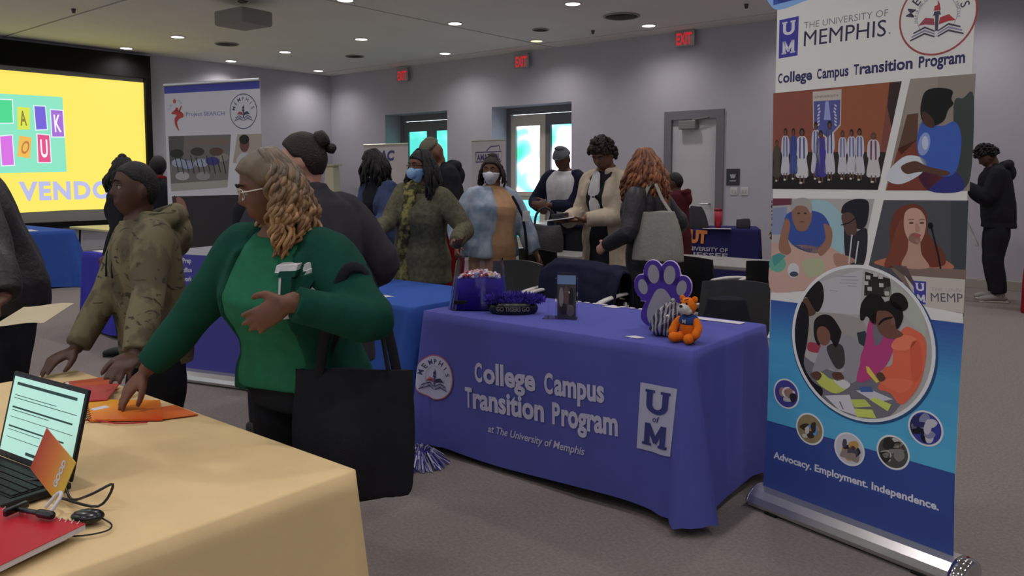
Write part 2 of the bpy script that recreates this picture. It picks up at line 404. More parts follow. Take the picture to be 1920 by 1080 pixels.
    if detail:
        for sd in (1,-1):
            q=M(); c=(.031*sd,.0675,.010); q.ell((0,0,0),(.0118*hs,.0118*hs,.0118*hs),nu=14,nv=10); q.ell((0,.0058*hs,0),(.0064*hs,.0070*hs,.0064*hs),mi=1,nu=12,nv=8)
            me=q; me.v=[hd((vv+0)/hs+np.array(c)) for vv in me.v]; me.build('eye',[EYEW,EYEB],root,smooth=True)
            q=M(); pts=[(.012*sd,.089,.030),(.030*sd,.088,.037),(.048*sd,.078,.033)]
            q.tube([hd(p)[0] for p in pts],[.003*hs,.0042*hs,.002*hs],n=6); q.build('eyebrow',mat('brow','#1a100c',rough=.9),root,smooth=True)
            q=M(); pts=[(.017*sd,.076,.013),(.031*sd,.0795,.0185),(.045*sd,.072,.014)]
            q.tube([hd(p)[0] for p in pts],[.0034*hs,.0042*hs,.003*hs],n=8); q.build('eyelid',skin(skinc)[0],root,smooth=True)
    if glasses:
        q=M()
        for sd in (1,-1):
            loop=[hd((.031*sd+.024*math.cos(a),.090-.006*abs(math.cos(a)),.008+.018*math.sin(a)))[0] for a in np.linspace(0,2*pi,17)]
            q.tube(loop,.0013*hs,n=6,round_=False); q.tube([hd((.054*sd,.088,.014))[0],hd((.077*sd,.03,.012))[0],hd((.078*sd,-.01,.008))[0]],.0022*hs,n=6)
        q.tube([hd((-.008,.098,.012))[0],hd((.008,.098,.012))[0]],.0018*hs,n=6)
        q.build('glasses',glasses,root,smooth=True)
    if mask:
        v,f=head_shape(off=lambda x,y,z: np.where((y>.0+.0*z)&(z<-.005-.0*y)&(z>-.112)&(y>.022),.007,-.02))
        q=M(); q.add(hd(v),f)
        q.ell(hd((0,.088,-.04))[0],(.042*hs,.030*hs,.042*hs),R=HR)
        for sd in (1,-1): q.tube([hd((.058*sd,.05,-.02))[0],hd((.079*sd,-.01,.01))[0]],.0018*hs,n=5)
        q.build('face_mask',mask,root,remesh=.005,post=folds(.0015,60,3,3))
    if hair: hair(root,hd,hs,HR,HC,b1,seed,s)
    if extras and extras.get('fn'): extras['fn'](root,dict(hd=hd,b1=b1,bend=bend,s=s,ARM=ARM,SH=SH,HR=HR,ring=ring,tl=tl))
    return root
# hair styles ------------------------------------------------------
def cap_off(t,fz=.062,sz=.015,bz=-.075,lump=.0,ls=60,seed=0):
    r=np.random.RandomState(seed); W=r.normal(size=(5,3))*ls; ph=r.rand(5)*6.28
    def off(x,y,z):
        line=np.where(y>.02,sz+(fz-sz)*smooth01(.02,.075,y),sz+(bz-sz)*smooth01(.01,-.05,y))
        k=smooth01(-.008,.008,z-line); P=np.stack([x,y,z],1)
        nz=sum(np.sin(P@W[i]+ph[i]) for i in range(5))/5
        return -.012+k*(t+.012+lump*nz)
    return off
def H_short(m_,t=.009,lump=.002,bun=None,ls=90,**kw):
    def fn(root,hd,hs,HR,HC,b1,seed,s):
        v,f=head_shape(nu=56,nv=40,off=cap_off(t,lump=lump,ls=ls,seed=seed,**kw)); q=M(); q.add(hd(v),f)
        if bun:
            for (c,r) in bun:
                q2=M(); q2.ell((0,0,0),(r,r,r*.9),nu=20,nv=14); V=q2.v[0]; rr=np.random.RandomState(seed); W=rr.normal(size=(4,3))*110
                V=V*(1+.10*sum(np.sin(V@W[i]+i) for i in range(4))/2)[:,None]; q.add(hd(V+np.array(c)),q2.f)
        q.build('hair',m_,root,smooth=True)
    return fn
def H_curly(m_,t=.012,n=260,r=.013,fz=.055,bz=-.06,out=.016,sz=.015):
    def fn(root,hd,hs,HR,HC,b1,seed,s):
        off=cap_off(t,fz=fz,bz=bz,lump=.004,ls=120,seed=seed,sz=sz); v,f=head_shape(nu=48,nv=34,off=off); q=M(); q.add(hd(v),f)
        v0,_=head_shape(nu=48,nv=34); rr=np.random.RandomState(seed); g=off(v0[:,0],v0[:,1],v0[:,2]); idx=[i for i in np.where(g>t*.5)[0]]
        for i in rr.choice(idx,n):
            p=v[i]*(1+rr.uniform(0,out)/.09); k=rr.uniform(.7,1.25); q.ell(hd(p)[0],(r*k*s,r*k*s*rr.uniform(.6,1),r*k*s),nu=8,nv=6)
        q.build('hair',m_,root,smooth=True)
    return fn
def front_patch(k,poly,e,th,name,mt,root):
    # a piece of cloth lying on the front of the torso; poly in (x,z) of the wearer
    q=M(); xs=[p[0] for p in poly]; P=[]
    for x,z in poly:
        rg=np.array(k['ring'](z,e)); fr=rg[rg[:,1]>0]; o=np.argsort(fr[:,0]); P.append((x,np.interp(x,fr[o][:,0],fr[o][:,1]),z))
    P=np.array(P); A=k['bend'](P+np.array([0,th,0])); B=k['bend'](P-np.array([0,.03,0])); n=len(P); V=np.concatenate([A,B])
    q.add(V,[tuple(range(n)),tuple(range(n,2*n))[::-1]]+[(i,n+i,n+(i+1)%n,(i+1)%n) for i in range(n)]); return q.build(name,mt,root)
def H_long(m_,length=.32,n=90,r=.010,wave=.006,freq=40,t=.012,spread=.03,front=.5,m2=None,bun=None,fz=.062,curl=False,lump=.003,gray=None,inward=0):
    def fn(root,hd,hs,HR,HC,b1,seed,s):
        rr=np.random.RandomState(seed); 
        v,f=head_shape(nu=56,nv=40,off=cap_off(t,fz=fz,lump=lump,ls=110,seed=seed)); q=M(); q.add(hd(v),f)
        mats=[m_,m2 or m_,gray or m_]
        for i in range(n):
            a=rr.uniform(-pi*front,pi+pi*front) if front<1 else rr.uniform(0,2*pi)
            # angle measured so that 3pi/2 = face; keep the face clear
            ang=-a; dx,dy=math.cos(ang),math.sin(ang)
            z0=rr.uniform(.01,.085); k=math.sqrt(max(0,1-(z0/.118)**2))
            p0=np.array([dx*.076*k*1.0,dy*.097*k,z0]); top=np.array([dx*.02,dy*.02,.126])
            base=hd([top,(top+p0)*.5*np.array([1.17,1.17,1.15]),p0*np.array([1.06,1.06,1])]) 
            L_=length*s*rr.uniform(.72,1.05); out=np.array(HR@Vector((dx,dy,0))); out[2]=0
            pts=list(base); p=np.array(base[-1]); ph=rr.rand()*6.28; ns=11 if curl else 7
            side=np.cross(out,(0,0,1))
            for j in range(1,ns+1):
                u=j/ns
                c=p+np.array([0,0,-L_*u])+out*(spread*s*math.sin(u*2.2)*rr.uniform(.7,1.3)-inward*u*s)
                c=c+side*wave*math.sin(ph+u*freq*L_)+out*wave*math.cos(ph+u*freq*L_)
                pts.append(c)
            R_=[r*.7]*3+[r*(1.0-.55*(j/ns)**2) for j in range(1,ns+1)]
            mi=1 if rr.rand()<.45 else 0
            q.tube(pts,[x*s for x in R_],n=6,mi=mi,sub=2 if curl else 1)
        if bun:
            for (c,r_) in bun: q.ell(hd(c)[0],(r_,r_,r_*.9))
        q.build('hair',mats,root,smooth=True)
    return fn
# ------------------------------------------------------------------ room
def struct(name,m,mt,parent=None,smooth=False,**k):
    o=m.build(name,mt,parent,smooth=smooth,**k)
    if parent is None: o['kind']='structure'
    return o
WY=11.9; WX=-15.3; XR=4.2; YB=-4.6
WALLM=mat('painted_wall','#bab7c0',rough=.85,noise=.03,nscale=2)
CEILM=mat('painted_ceiling','#e4e2dc',rough=.9,noise=.03,nscale=1.5)
CARPET=mat('carpet','#807874',rough=.97,noise=.16,nscale=70,bump=.5,bscale=220,spec=.1)
DARKM=mat('shadow_gap','#26241f',rough=.9)
FRAMEM=mat('door_frame_grey','#77757a',rough=.6,noise=.03)
struct('floor',M().box((WX-.3,YB-.3,-.1),(XR+.3,WY+.75,0)),CARPET)
ce=struct('ceiling',M().box((WX-.3,YB-.3,CEIL+.05),(XR+.3,WY+.3,CEIL+.2)),DARKM)
cx=[WX-.2,-8.8,-2.2,XR+.2]; cy=[YB-.2,-1.5,5.1,11.42,WY+.2]
for i in range(3):
    for j in range(4):
        g=.022
        struct('ceiling_panel',M().box((cx[i]+g,cy[j]+g,CEIL),(cx[i+1]-g,cy[j+1]-g,CEIL+.05)),CEILM,ce)
struct('wall_left',M().box((WX-.25,YB,0),(WX,WY+.25,CEIL+.1)),WALLM)
struct('wall_right',M().box((XR,YB,0),(XR+.25,WY+.25,CEIL+.1)),WALLM)
# near wall behind the viewer: long window ribbon added, unseen, as fill light
m=M().box((WX,YB-.25,0),(XR,YB,.7)).box((WX,YB-.25,3.45),(XR,YB,CEIL+.1))
NWX=[WX,-15.0,-12.8,-12.6,-10.4,-10.2,-8.0,-7.8,-5.6,-5.4,-3.2,-3.0,-.8,-.6,1.6,1.8,4.0,XR]
for k in range(0,len(NWX)-1,1):
    if k%2==0 or k==len(NWX)-2: m.box((NWX[k],YB-.25,.7),(NWX[k+1],YB,3.45))
struct('wall_near',m,WALLM)
# far wall with three openings
OP=[(-13.42,-11.53,0,2.81),(-10.32,-8.42,0,2.81),(-6.47,-5.54,0,2.52)]; WT=.55
m=M(); xs=WX
for (a,b,z0,z1) in OP:
    m.box((xs,WY,0),(a,WY+WT,CEIL+.1)); m.box((a,WY,z1),(b,WY+WT,CEIL+.1)); xs=b
m.box((xs,WY,0),(XR,WY+WT,CEIL+.1))
struct('wall_far',m,WALLM)
BASEM=mat('baseboard_paint','#a39e94',rough=.6)
xs=WX+.02
for n,(a,b) in enumerate([(WX+.02,-13.42),(-11.53,-10.32),(-8.42,-6.55),(-5.46,XR-.02)]):
    struct('baseboard_far' if n==0 else 'baseboard_far.%03d'%n,M().box((a,WY-.015,0),(b,WY+.002,.12),bev=.004),BASEM)
struct('baseboard_left',M().box((WX-.002,YB,0),(WX+.015,WY-.02,.12),bev=.004),BASEM)
# glazed double doors in deep reveals
def film(name,cols):
    m=bpy.data.materials.new(name); m.use_nodes=True; nt=m.node_tree; nt.nodes.remove(nt.nodes['Principled BSDF'])
    out=nt.nodes['Material Output']; tr=nt.nodes.new('ShaderNodeBsdfTransparent'); gl=nt.nodes.new('ShaderNodeBsdfGlossy'); gl.inputs['Roughness'].default_value=.05
    mx=nt.nodes.new('ShaderNodeMixShader'); mx.inputs[0].default_value=.06
    tc=nt.nodes.new('ShaderNodeTexCoord'); n=nt.nodes.new('ShaderNodeTexNoise'); n.inputs['Scale'].default_value=1.7; n.inputs['Detail'].default_value=1.0; n.inputs['Distortion'].default_value=.35
    r=nt.nodes.new('ShaderNodeValToRGB'); els=r.color_ramp.elements
    while len(els)<len(cols): els.new(.5)
    for e,(p,c) in zip(els,cols): e.position=p; e.color=(*lin(c),1)
    nt.links.new(tc.outputs['Object'],n.inputs['Vector']); nt.links.new(n.outputs['Fac'],r.inputs[0]); nt.links.new(r.outputs[0],tr.inputs[0])
    nt.links.new(tr.outputs[0],mx.inputs[1]); nt.links.new(gl.outputs[0],mx.inputs[2]); nt.links.new(mx.outputs[0],out.inputs[0])
    return m
FILM1=film('teal_film',[(.36,'#6fa8a2'),(.47,'#74b2a6'),(.6,'#8fb8ba'),(.7,'#7aaeaa')])
FILM2=film('tinted_film',[(.34,'#6fb8a0'),(.43,'#9cc0ca'),(.50,'#e4dce0'),(.62,'#f0e8f4'),(.72,'#9cc8a8')])
CREAM=mat('cream_door','#d8cdbd',rough=.5)
GLZ=mat('clear_glass','#eef8f8',rough=.02,trans=1)
GLZ.node_tree.nodes['Principled BSDF'].inputs['IOR'].default_value=1.05
STEEL=mat('brushed_steel','#b4b2b0',rough=.3,metal=1)
def glazed(n,x0,x1,zt,filmm,lite):
    Y=WY+.45; fm=FRAMEM
    fr=struct('window_%d'%n,M().box((x0,Y,0),(x0+.09,Y+.1,zt)).box((x1-.09,Y,0),(x1,Y+.1,zt)).box((x0+.09,Y,zt-.13),(x1-.09,Y+.1,zt)),fm)
    w_=(x1-x0-.18)/2
    for k in range(2):
        a=x0+.09+k*w_; b=a+w_
        lf=M(); t=.13
        lf.box((a+.005,Y+.02,.02),(a+t,Y+.07,zt-.14)).box((b-t,Y+.02,.02),(b-.005,Y+.07,zt-.14)).box((a+t,Y+.02,.02),(b-t,Y+.07,.26)).box((a+t,Y+.02,zt-.14-.22),(b-t,Y+.07,zt-.14)).box((a+t,Y+.02,1.0),(b-t,Y+.07,1.16))
        struct('door_leaf',lf,CREAM if (lite and k==0) else fm,fr)
        struct('pane',M().box((a+t,Y+.04,1.16),(b-t,Y+.05,zt-.36)),filmm,fr)
        struct('pane',M().box((a+t,Y+.04,.26),(b-t,Y+.05,1.0)),FILM1,fr)
        struct('push_bar',M().tube([(a+t+.03,Y-.03,1.08),(b-t-.03,Y-.03,1.08)],.018).box((a+t+.02,Y-.03,1.06),(a+t+.05,Y+.03,1.1)).box((b-t-.05,Y-.03,1.06),(b-t-.02,Y+.03,1.1)),STEEL,fr)
glazed(1,-13.42,-11.53,2.81,FILM1,False)
glazed(2,-10.32,-8.42,2.81,FILM2,True)
# panes of the added window ribbon, tinted grey to set the fill
FILL_PANE=film('fill_pane',[(.2,'#a8aaac'),(.8,'#acadaf')])
for k in range(1,len(NWX)-2,2):
    wn=struct('window_%d'%(3+k//2),M().box((NWX[k],YB-.16,.7),(NWX[k+1],YB-.09,.76)).box((NWX[k],YB-.16,3.39),(NWX[k+1],YB-.09,3.45)).box((NWX[k],YB-.16,.76),(NWX[k]+.06,YB-.09,3.39)).box((NWX[k+1]-.06,YB-.16,.76),(NWX[k+1],YB-.09,3.39)),FRAMEM)  # added windows out of view, let fill daylight into the room
    struct('pane',M().box((NWX[k]+.06,YB-.13,.76),(NWX[k+1]-.06,YB-.12,3.39)),FILL_PANE,wn)
# terrace outside the glazed doors; ground slab added behind the viewer
struct('terrace',M().box((-22,WY+.75,-.12),(2,24,-.02)),mat('pale_paving','#b9c4c8',rough=.9,noise=.05))
struct('bounce_ground',M().box((-30,YB-18,-.12),(18,YB-.3,-.02)),bpy.data.materials['pale_paving'])  # unseen pale ground, added to bounce daylight up onto the ceiling
# solid door
DOORM=mat('door_paint','#c9c5c8',rough=.45)
d=struct('door_1',M().box((-6.40,WY+.03,.01),(-5.61,WY+.075,2.38)),DOORM)
struct('door_frame',M().box((-6.53,WY-.03,0),(-6.40,WY+.1,2.52)).box((-5.61,WY-.03,0),(-5.48,WY+.1,2.52)).box((-6.40,WY-.03,2.38),(-5.61,WY+.1,2.52)),FRAMEM,d)
struct('door_closer',M().box((-6.24,WY-.09,2.22),(-5.94,WY+.03,2.36),bev=.012).tube([(-6.0,WY-.06,2.37),(-5.75,WY-.04,2.40),(-5.68,WY+.0,2.42)],.012,n=6),mat('closer_grey','#8b8988',rough=.4,metal=.4),d)
struct('door_handle',M().tube([(-5.72,WY-.04,1.02),(-5.84,WY-.05,1.02)],.012).tube([(-5.72,WY+.03,1.02),(-5.72,WY-.04,1.02)],.014),STEEL,d)
WHITEP=mat('white_plastic','#d6d3d0',rough=.5)
# wall sign, switch plates
def text_mesh(s,bold=0,shear=0,space=1.0):
    cu=bpy.data.curves.new('t','FONT'); cu.body=s; cu.size=1; cu.offset=bold; cu.shear=shear; cu.space_character=space; cu.resolution_u=3
    o=bpy.data.objects.new('t',cu); me=bpy.data.meshes.new_from_object(o); bpy.data.objects.remove(o)
    v=getv(me)[:,:2]; f=[list(p.vertices) for p in me.polygons]; bpy.data.meshes.remove(me); return v,f
class Print:
    """flat print on a plane: O origin, U right, V up, N outwards; layers of coloured shapes in one mesh"""
    def __init__(s,O,U,V,N,gain=1.0,step=.0003,warp=None):
        s.O,s.U,s.V,s.N=[np.array(q,float) for q in (O,U,V,N)]; s.N/=np.linalg.norm(s.N); s.g=gain; s.L=0; s.step=step; s.m=M(); s.warp=warp
    def uv(s,px,py):
        """picture position -> position on the print (rectification of the printed artwork)"""
        a=(px-960)/1500; b=-(py-444)/1500; f=math.cos(PITCH)+b*math.sin(PITCH); z=-math.sin(PITCH)+b*math.cos(PITCH)
        r=np.array([-math.sin(TH)*f+math.cos(TH)*a,math.cos(TH)*f+math.sin(TH)*a,z]); o=np.array([0,0,CAMH])
        n=np.cross(s.U,s.V); t=(s.O-o).dot(n)/r.dot(n); q=o+r*t-s.O
        A=np.array([[s.U.dot(s.U),s.U.dot(s.V)],[s.U.dot(s.V),s.V.dot(s.V)]]); return np.linalg.solve(A,[q.dot(s.U),q.dot(s.V)])
    def raw(s,pts,faces,col,layer=None):
        if layer is None: layer=s.L
        else: s.L=layer
        pts=np.asarray(pts,float); v=s.O+pts[:,:1]*s.U+pts[:,1:2]*s.V+s.N*(s.step*(layer+1))
        if s.warp: v=s.warp(v)
        c=lin(col); g_=sum(c)/3; s.m.add(v,faces,0,tuple(min(1,(x*.86+g_*.14)*s.g) for x in c)); return s
    def poly(s,pts,col,layer=None,px=True):
        p=[s.uv(*q) for q in pts] if px else pts
        if s.warp and len(p)>8: return s.fan(p,col,layer)
        if s.warp and len(p)==4: # subdivide quads so they follow the cloth
            n=14; p=[np.array(q) for q in p]; g=[(p[0]*(1-i/n)+p[1]*i/n)*(1-j/n)+(p[3]*(1-i/n)+p[2]*i/n)*j/n for j in range(n+1) for i in range(n+1)]
            return s.raw(g,[(j*(n+1)+i,j*(n+1)+i+1,(j+1)*(n+1)+i+1,(j+1)*(n+1)+i) for j in range(n) for i in range(n)],col,layer)
        return s.raw(p,[tuple(range(len(p)))],col,layer)
    def fan(s,p,col,layer,K=7):
        p=np.array(p,float); c=p.mean(0); n=len(p); v=[c]+[c+(q-c)*(k+1)/K for k in range(K) for q in p]
        f=[(0,1+j,1+(j+1)%n) for j in range(n)]+[(1+k*n+j,1+(k+1)*n+j,1+(k+1)*n+(j+1)%n,1+k*n+(j+1)%n) for k in range(K-1) for j in range(n)]
        return s.raw(v,f,col,layer)
    def smooth(s,pts,col,layer=None,k=5):
        P=[np.array(q,float) for q in pts]; n=len(P); out=[]
        for i in range(n):
            p0,p1,p2,p3=P[i-1],P[i],P[(i+1)%n],P[(i+2)%n]
            for j in range(k):
                t=j/k; out.append(.5*((2*p1)+(-p0+p2)*t+(2*p0-5*p1+4*p2-p3)*t*t+(-p0+3*p1-3*p2+p3)*t**3))
        return s.poly(out,col,layer)
    def ell(s,cx,cy,rx,ry,col,layer=None,rot=0,n=28):
        c,si=math.cos(rot),math.sin(rot)
        return s.poly([(cx+rx*math.cos(a)*c-ry*math.sin(a)*si,cy+rx*math.cos(a)*si+ry*math.sin(a)*c) for a in np.linspace(0,2*pi,n,endpoint=False)],col,layer)
    def clip_ell(s,px,py,c,r,col,layer=None): pass
    def ring(s,c,r0,r1,col,layer=None,n=48,ry=None):
        """ring in print units around print point c"""
        k=1 if ry is None else ry
        A=np.linspace(0,2*pi,n,endpoint=False); v=[(c[0]+r0*math.cos(a),c[1]+k*r0*math.sin(a)) for a in A]+[(c[0]+r1*math.cos(a),c[1]+k*r1*math.sin(a)) for a in A]
        return s.raw(v,[(i,(i+1)%n,n+(i+1)%n,n+i) for i in range(n)],col,layer)
    def line(s,pts,wd,col,layer=None,px=True):
        P=[np.array(s.uv(*q) if px else q,float) for q in pts]; v=[]
        for i,p in enumerate(P):
            t=P[min(i+1,len(P)-1)]-P[max(i-1,0)]; t/=np.linalg.norm(t)+1e-9; q=np.array([-t[1],t[0]])*wd/2; v+=[p+q,p-q]
        return s.raw(v,[(2*i,2*i+1,2*i+3,2*i+2) for i in range(len(P)-1)],col,layer)
    def text(s,t,p0,p1,h,col,layer=None,px=True,bold=.01,shear=0,caps=None,space=1.0,arc=None):
        """baseline from p0 to p1, cap height h (picture px at p0 or print units)"""
        v,f=text_mesh(t,bold,shear,space)
        if px: a=s.uv(*p0); b=s.uv(*p1); hh=np.linalg.norm(s.uv(p0[0],p0[1]-h)-a)
        else: a=np.array(p0,float); b=np.array(p1,float); hh=h
        wv=v[:,0].max()-v[:,0].min(); e=(b-a)/wv; up=np.array([-e[1],e[0]]); up=up/np.linalg.norm(up)*hh/.69
        P=a+(v[:,:1]-v[:,0].min())*e+v[:,1:2]*up
        return s.raw(P,f,col,layer)
    def arc_text(s,t,c,r,a0,a1,h,col,layer=None,flip=False,bold=.01,ry=1):
        n=len(t)
        for i,ch in enumerate(t):
            if ch==' ': continue
            a=a0+(a1-a0)*i/(n-1); v,f=text_mesh(ch,bold); w_=v[:,0].max()+v[:,0].min(); v=(v-np.array([w_/2,0]))*h/.69
            d=np.array([math.cos(a),math.sin(a)]); up=-d if flip else d; rt=np.array([up[1],-up[0]])
            P=np.array(c)+d*r+v[:,:1]*rt+v[:,1:2]*up; P[:,1]=c[1]+(P[:,1]-c[1])*ry; s.raw(P,f,col,layer)
        return s
    def build(s,name,parent,rough=.5,emit=0,base_mat=None):
        key=('print_emit%g'%emit) if emit else 'print_%g'%rough; mt=bpy.data.materials.get(key)
        if mt is None:
            mt=bpy.data.materials.new(key); mt.use_nodes=True; nt=mt.node_tree; b=nt.nodes['Principled BSDF']; b.inputs['Roughness'].default_value=rough; b.inputs['Specular IOR Level'].default_value=.25
            at=nt.nodes.new('ShaderNodeAttribute'); at.attribute_name='Col'
            if emit: nt.links.new(at.outputs['Color'],b.inputs['Emission Color']); b.inputs['Emission Strength'].default_value=emit; b.inputs['Base Color'].default_value=(.02,.02,.02,1)
            else: nt.links.new(at.outputs['Color'],b.inputs['Base Color'])
        me=s.m.mesh(name); me.materials.append(mt)
        at=me.color_attributes.new('Col','FLOAT_COLOR','CORNER'); buf=[]
        for p,c in zip(me.polygons,s.m.cols): buf+=[*c,1]*p.loop_total
        at.data.foreach_set('color',buf)
        o=bpy.data.objects.new(name,me); C.objects.link(o); o.parent=parent
        if parent is not None: o.matrix_parent_inverse=(Matrix.Translation(parent.location)@parent.rotation_euler.to_matrix().to_4x4()).inverted()
        return o
SIGNG=mat('sign_slate','#3c3c42',rough=.5)
t=thing('wall_sign','small dark square room sign on the wall right of the grey door','sign',(-5.32,WY,1.45))
M().box((-.11,-.012,-.13),(.11,0,.13),bev=.004).build('plate',SIGNG,t)
pr=Print((-5.32,WY-.013,1.45),(1,0,0),(0,0,1),(0,-1,0)); pr.poly([(-.05,.04),(.05,.04),(.03,-.02),(-.03,-.02)],'#b5b5ba',0,px=False).line([(-.05,-.06),(.05,-.06)],.014,'#b5b5ba',0,px=False); pr.build('symbol',t)
for x,lb in ((-5.30,'white double switch plate below the dark wall sign, nearer the door'),(-5.13,'white double switch plate below the dark wall sign, farther from the door')):
    t=thing('switch_plate',lb,'switch',(x,WY,1.23),group='switch plates by the door')
    M().box((-.06,-.01,-.06),(.06,0,.06),bev=.003).build('plate',WHITEP,t)
    for q in (-.025,.025): M().box((q-.012,-.02,-.025),(q+.012,-.01,.025),bev=.003).build('rocker',mat('rocker','#b9b6b4',rough=.5),t)
# exit signs
REDE=mat('exit_red','#c8242e',rough=.5,emit=.55)
for x,z,lb in ((-12.75,3.60,'small red exit sign over the left glazed doors'),(-9.50,3.60,'small red exit sign over the bright middle glazed doors'),(-6.15,3.66,'red exit sign hanging above the closed grey door')):
    t=thing('exit_sign',lb,'sign',(x,WY-.10,z),group='exit signs along the far wall')
    M().box((-.18,-.006,-.12),(.18,.006,.12),bev=.003).build('panel',mat('sign_acrylic','#a9a4a6',rough=.2),t)
    M().box((-.16,-.02,.12),(.16,.02,CEIL-z if z>3.62 else .15)).build('housing',mat('housing','#a5a19f',rough=.5),t)
    M().box((-.05,.0,.125),(.05,.1,.145)).build('bracket',mat('bracket','#a5a19f',rough=.5),t)
    v,f=text_mesh('EXIT',.03); v=v-(v.max(0)+v.min(0))/2; v=v/(v.max(0)-v.min(0))*np.array([.27,.19])
    q=M(); n_=len(v); q.add(np.stack([v[:,0],np.full(n_,-.009),v[:,1]],1),f); q.build('lettering',REDE,t)
# downlights
DISC=mat('lamp_disc','#fff8f0',emit=5.0); TRIMM=mat('lamp_trim','#dcd9d4',rough=.4)
DISCW=mat('lamp_disc_warm','#e8dca0',emit=1.6)
def first_last(n): return ['nearest','second','third','fourth','fifth','sixth','seventh','eighth'][n]
rim=M(); n=28
for (lo,x,y) in lights():
    vis=(x*-math.sin(TH)+y*math.cos(TH))>3
    t=thing('downlight','round recessed downlight, %s metres-wide row parallel to the far wall, %s in that row from the right'%('x','y'),'ceiling light',(x,y,CEIL),group='recessed ceiling downlights')
    j=LIGHT_Y.index(y); i=min(range(9),key=lambda k:abs(LIGHT_X[k]-x))
    t['label']='round white recessed downlight, %s row out from the far wall, %s from the right end'%(['first','second','third','fourth','fifth','sixth','seventh','eighth'][7-j],['first','second','third','fourth','fifth','sixth','seventh','eighth','ninth'][8-i])
    if 'ring_me' not in globals():
        a_=M().lathe([(.10,-.012),(.125,-.012),(.13,0),(.10,.0)],n=28).build('trim_ring',TRIMM,t,smooth=True); ring_me=a_.data
        b_=M().lathe([(.001,-.008),(.10,-.008),(.10,-.004),(.001,-.004)],n=28).build('lens',DISC,t); lens_me=b_.data
        wm=lens_me.copy(); wm.materials[0]=DISCW
    else:
        for nm,me in (('trim_ring',ring_me),('lens',lens_me)):
            o=bpy.data.objects.new(nm,wm if (nm=='lens' and abs(x+8.6)<.1 and y>11) else me); C.objects.link(o); o.parent=t
    lo.parent=t; lo.location=(0,0,-.03)
# round ceiling speakers / diffusers
DK=mat('grille_dark','#55534f',rough=.8); 
for k,(x,y,r,lb) in enumerate(((-13.02,7.87,.20,'round grey ceiling grille above the gap between screen and banner'),(-12.41,10.24,.18,'small round grey ceiling grille near the far room corner'),(-6.34,10.21,.26,'large round ceiling diffuser with dark louvres above the middle doors'),(-7.9,10.3,.13,'small round dark ceiling speaker left of the large diffuser'))):
    t=thing('ceiling_diffuser',lb,'ceiling vent',(x,y,CEIL),group='round ceiling grilles')
    M().lathe([(r,0),(r*1.05,-.01),(r*.95,-.02),(r*.9,0)],n=28).build('rim',mat('grille_rim','#9a9894',rough=.5),t,smooth=True)
    for q in range(3): M().lathe([(r*(.25+.2*q),-.004),(r*(.33+.2*q),-.014),(r*(.36+.2*q),-.012),(r*(.30+.2*q),-.002)],n=24).build('louvre',DK,t)
    M().lathe([(.001,-.003),(r*.9,-.003),(r*.9,0),(.001,0)],n=24).build('throat',mat('throat','#3a3936',rough=.9),t)
for (x,y,lb) in ((-12.0,4.9,'tiny sprinkler head hanging left of the projector'),(-7.3,10.9,'tiny sprinkler head between the diffuser and the far wall'),(-10.9,11.2,'tiny sprinkler head near the left exit sign'),(-4.6,10.6,'tiny sprinkler head up and right of the right exit sign')):
    t=thing('sprinkler',lb,'sprinkler',(x,y,CEIL),group='sprinkler heads')
    M().lathe([(.03,0),(.03,-.01),(.008,-.012),(.008,-.05),(.02,-.055),(.02,-.058)],n=12).build('head',DK,t)
# projector
t=thing('projector','boxy grey projector hanging from the ceiling near the screen','projector',(-9.75,6.15,CEIL),math.radians(5))
PG=mat('projector_grey','#8f8c86',rough=.5)
M().box((-.30,-.25,-.33),(.30,.25,-.13),bev=.03).build('case',PG,t,smooth=False)
M().tube([(0,0,0),(0,0,-.13)],.035,round_=False).box((-.10,-.10,-.02),(.10,.10,0)).build('mount',DK,t)
M().lathe([(.06,-.01),(.075,0),(.075,.04),(.05,.045),(.045,.02)],n=20).build('lens',mat('lens_black','#101012',rough=.1,spec=.8),t)
lens=t.children[-1]; lens.rotation_euler=(0,-pi/2,0); lens.location=(-.30,.08,-.22)
M().box((-.302,-.2,-.30),(-.296,-.05,-.17)).build('vent',DK,t)
# projection screen with its black surround
t=thing('projection_screen','big bright yellow projection screen framed by black masking at left','screen',(WX+.03,4.4,0))
BLK=mat('masking_black','#0e0e0e',rough=.9)
M().box((.0,-2.2,3.32),(.14,3.13,CEIL-.06)).build('top_masking',BLK,t)
M().box((.0,3.02,.55),(.14,3.13,3.32)).build('side_masking',BLK,t)
M().box((.0,-2.2,.55),(.14,3.02,.66)).build('bottom_masking',BLK,t)
SCRG=mat('screen_cloth','#9d9c98',rough=.9)
M().box((.0,-2.2,.66),(.06,3.02,3.32)).build('screen_surface',SCRG,t)
M().box((0,.3,3.40),(.22,.55,3.62),bev=.01).build('bracket_camera',BLK,t)
pr=Print((WX+.092,7.43,0),(0,1,0),(0,0,1),(1,0,0),step=.001)
YL='#fff04e'
pr.poly([(-3.6,.86),(0,.86),(0,3.24),(-3.6,3.24)],'#f8e03a',0,px=False)
pr.poly([(0,137),(264,155),(270,386),(0,401)],'#fbe640',1)
pr.poly([(-60,172),(117,182),(125,322),(-60,326)],'#7de3c0',2)
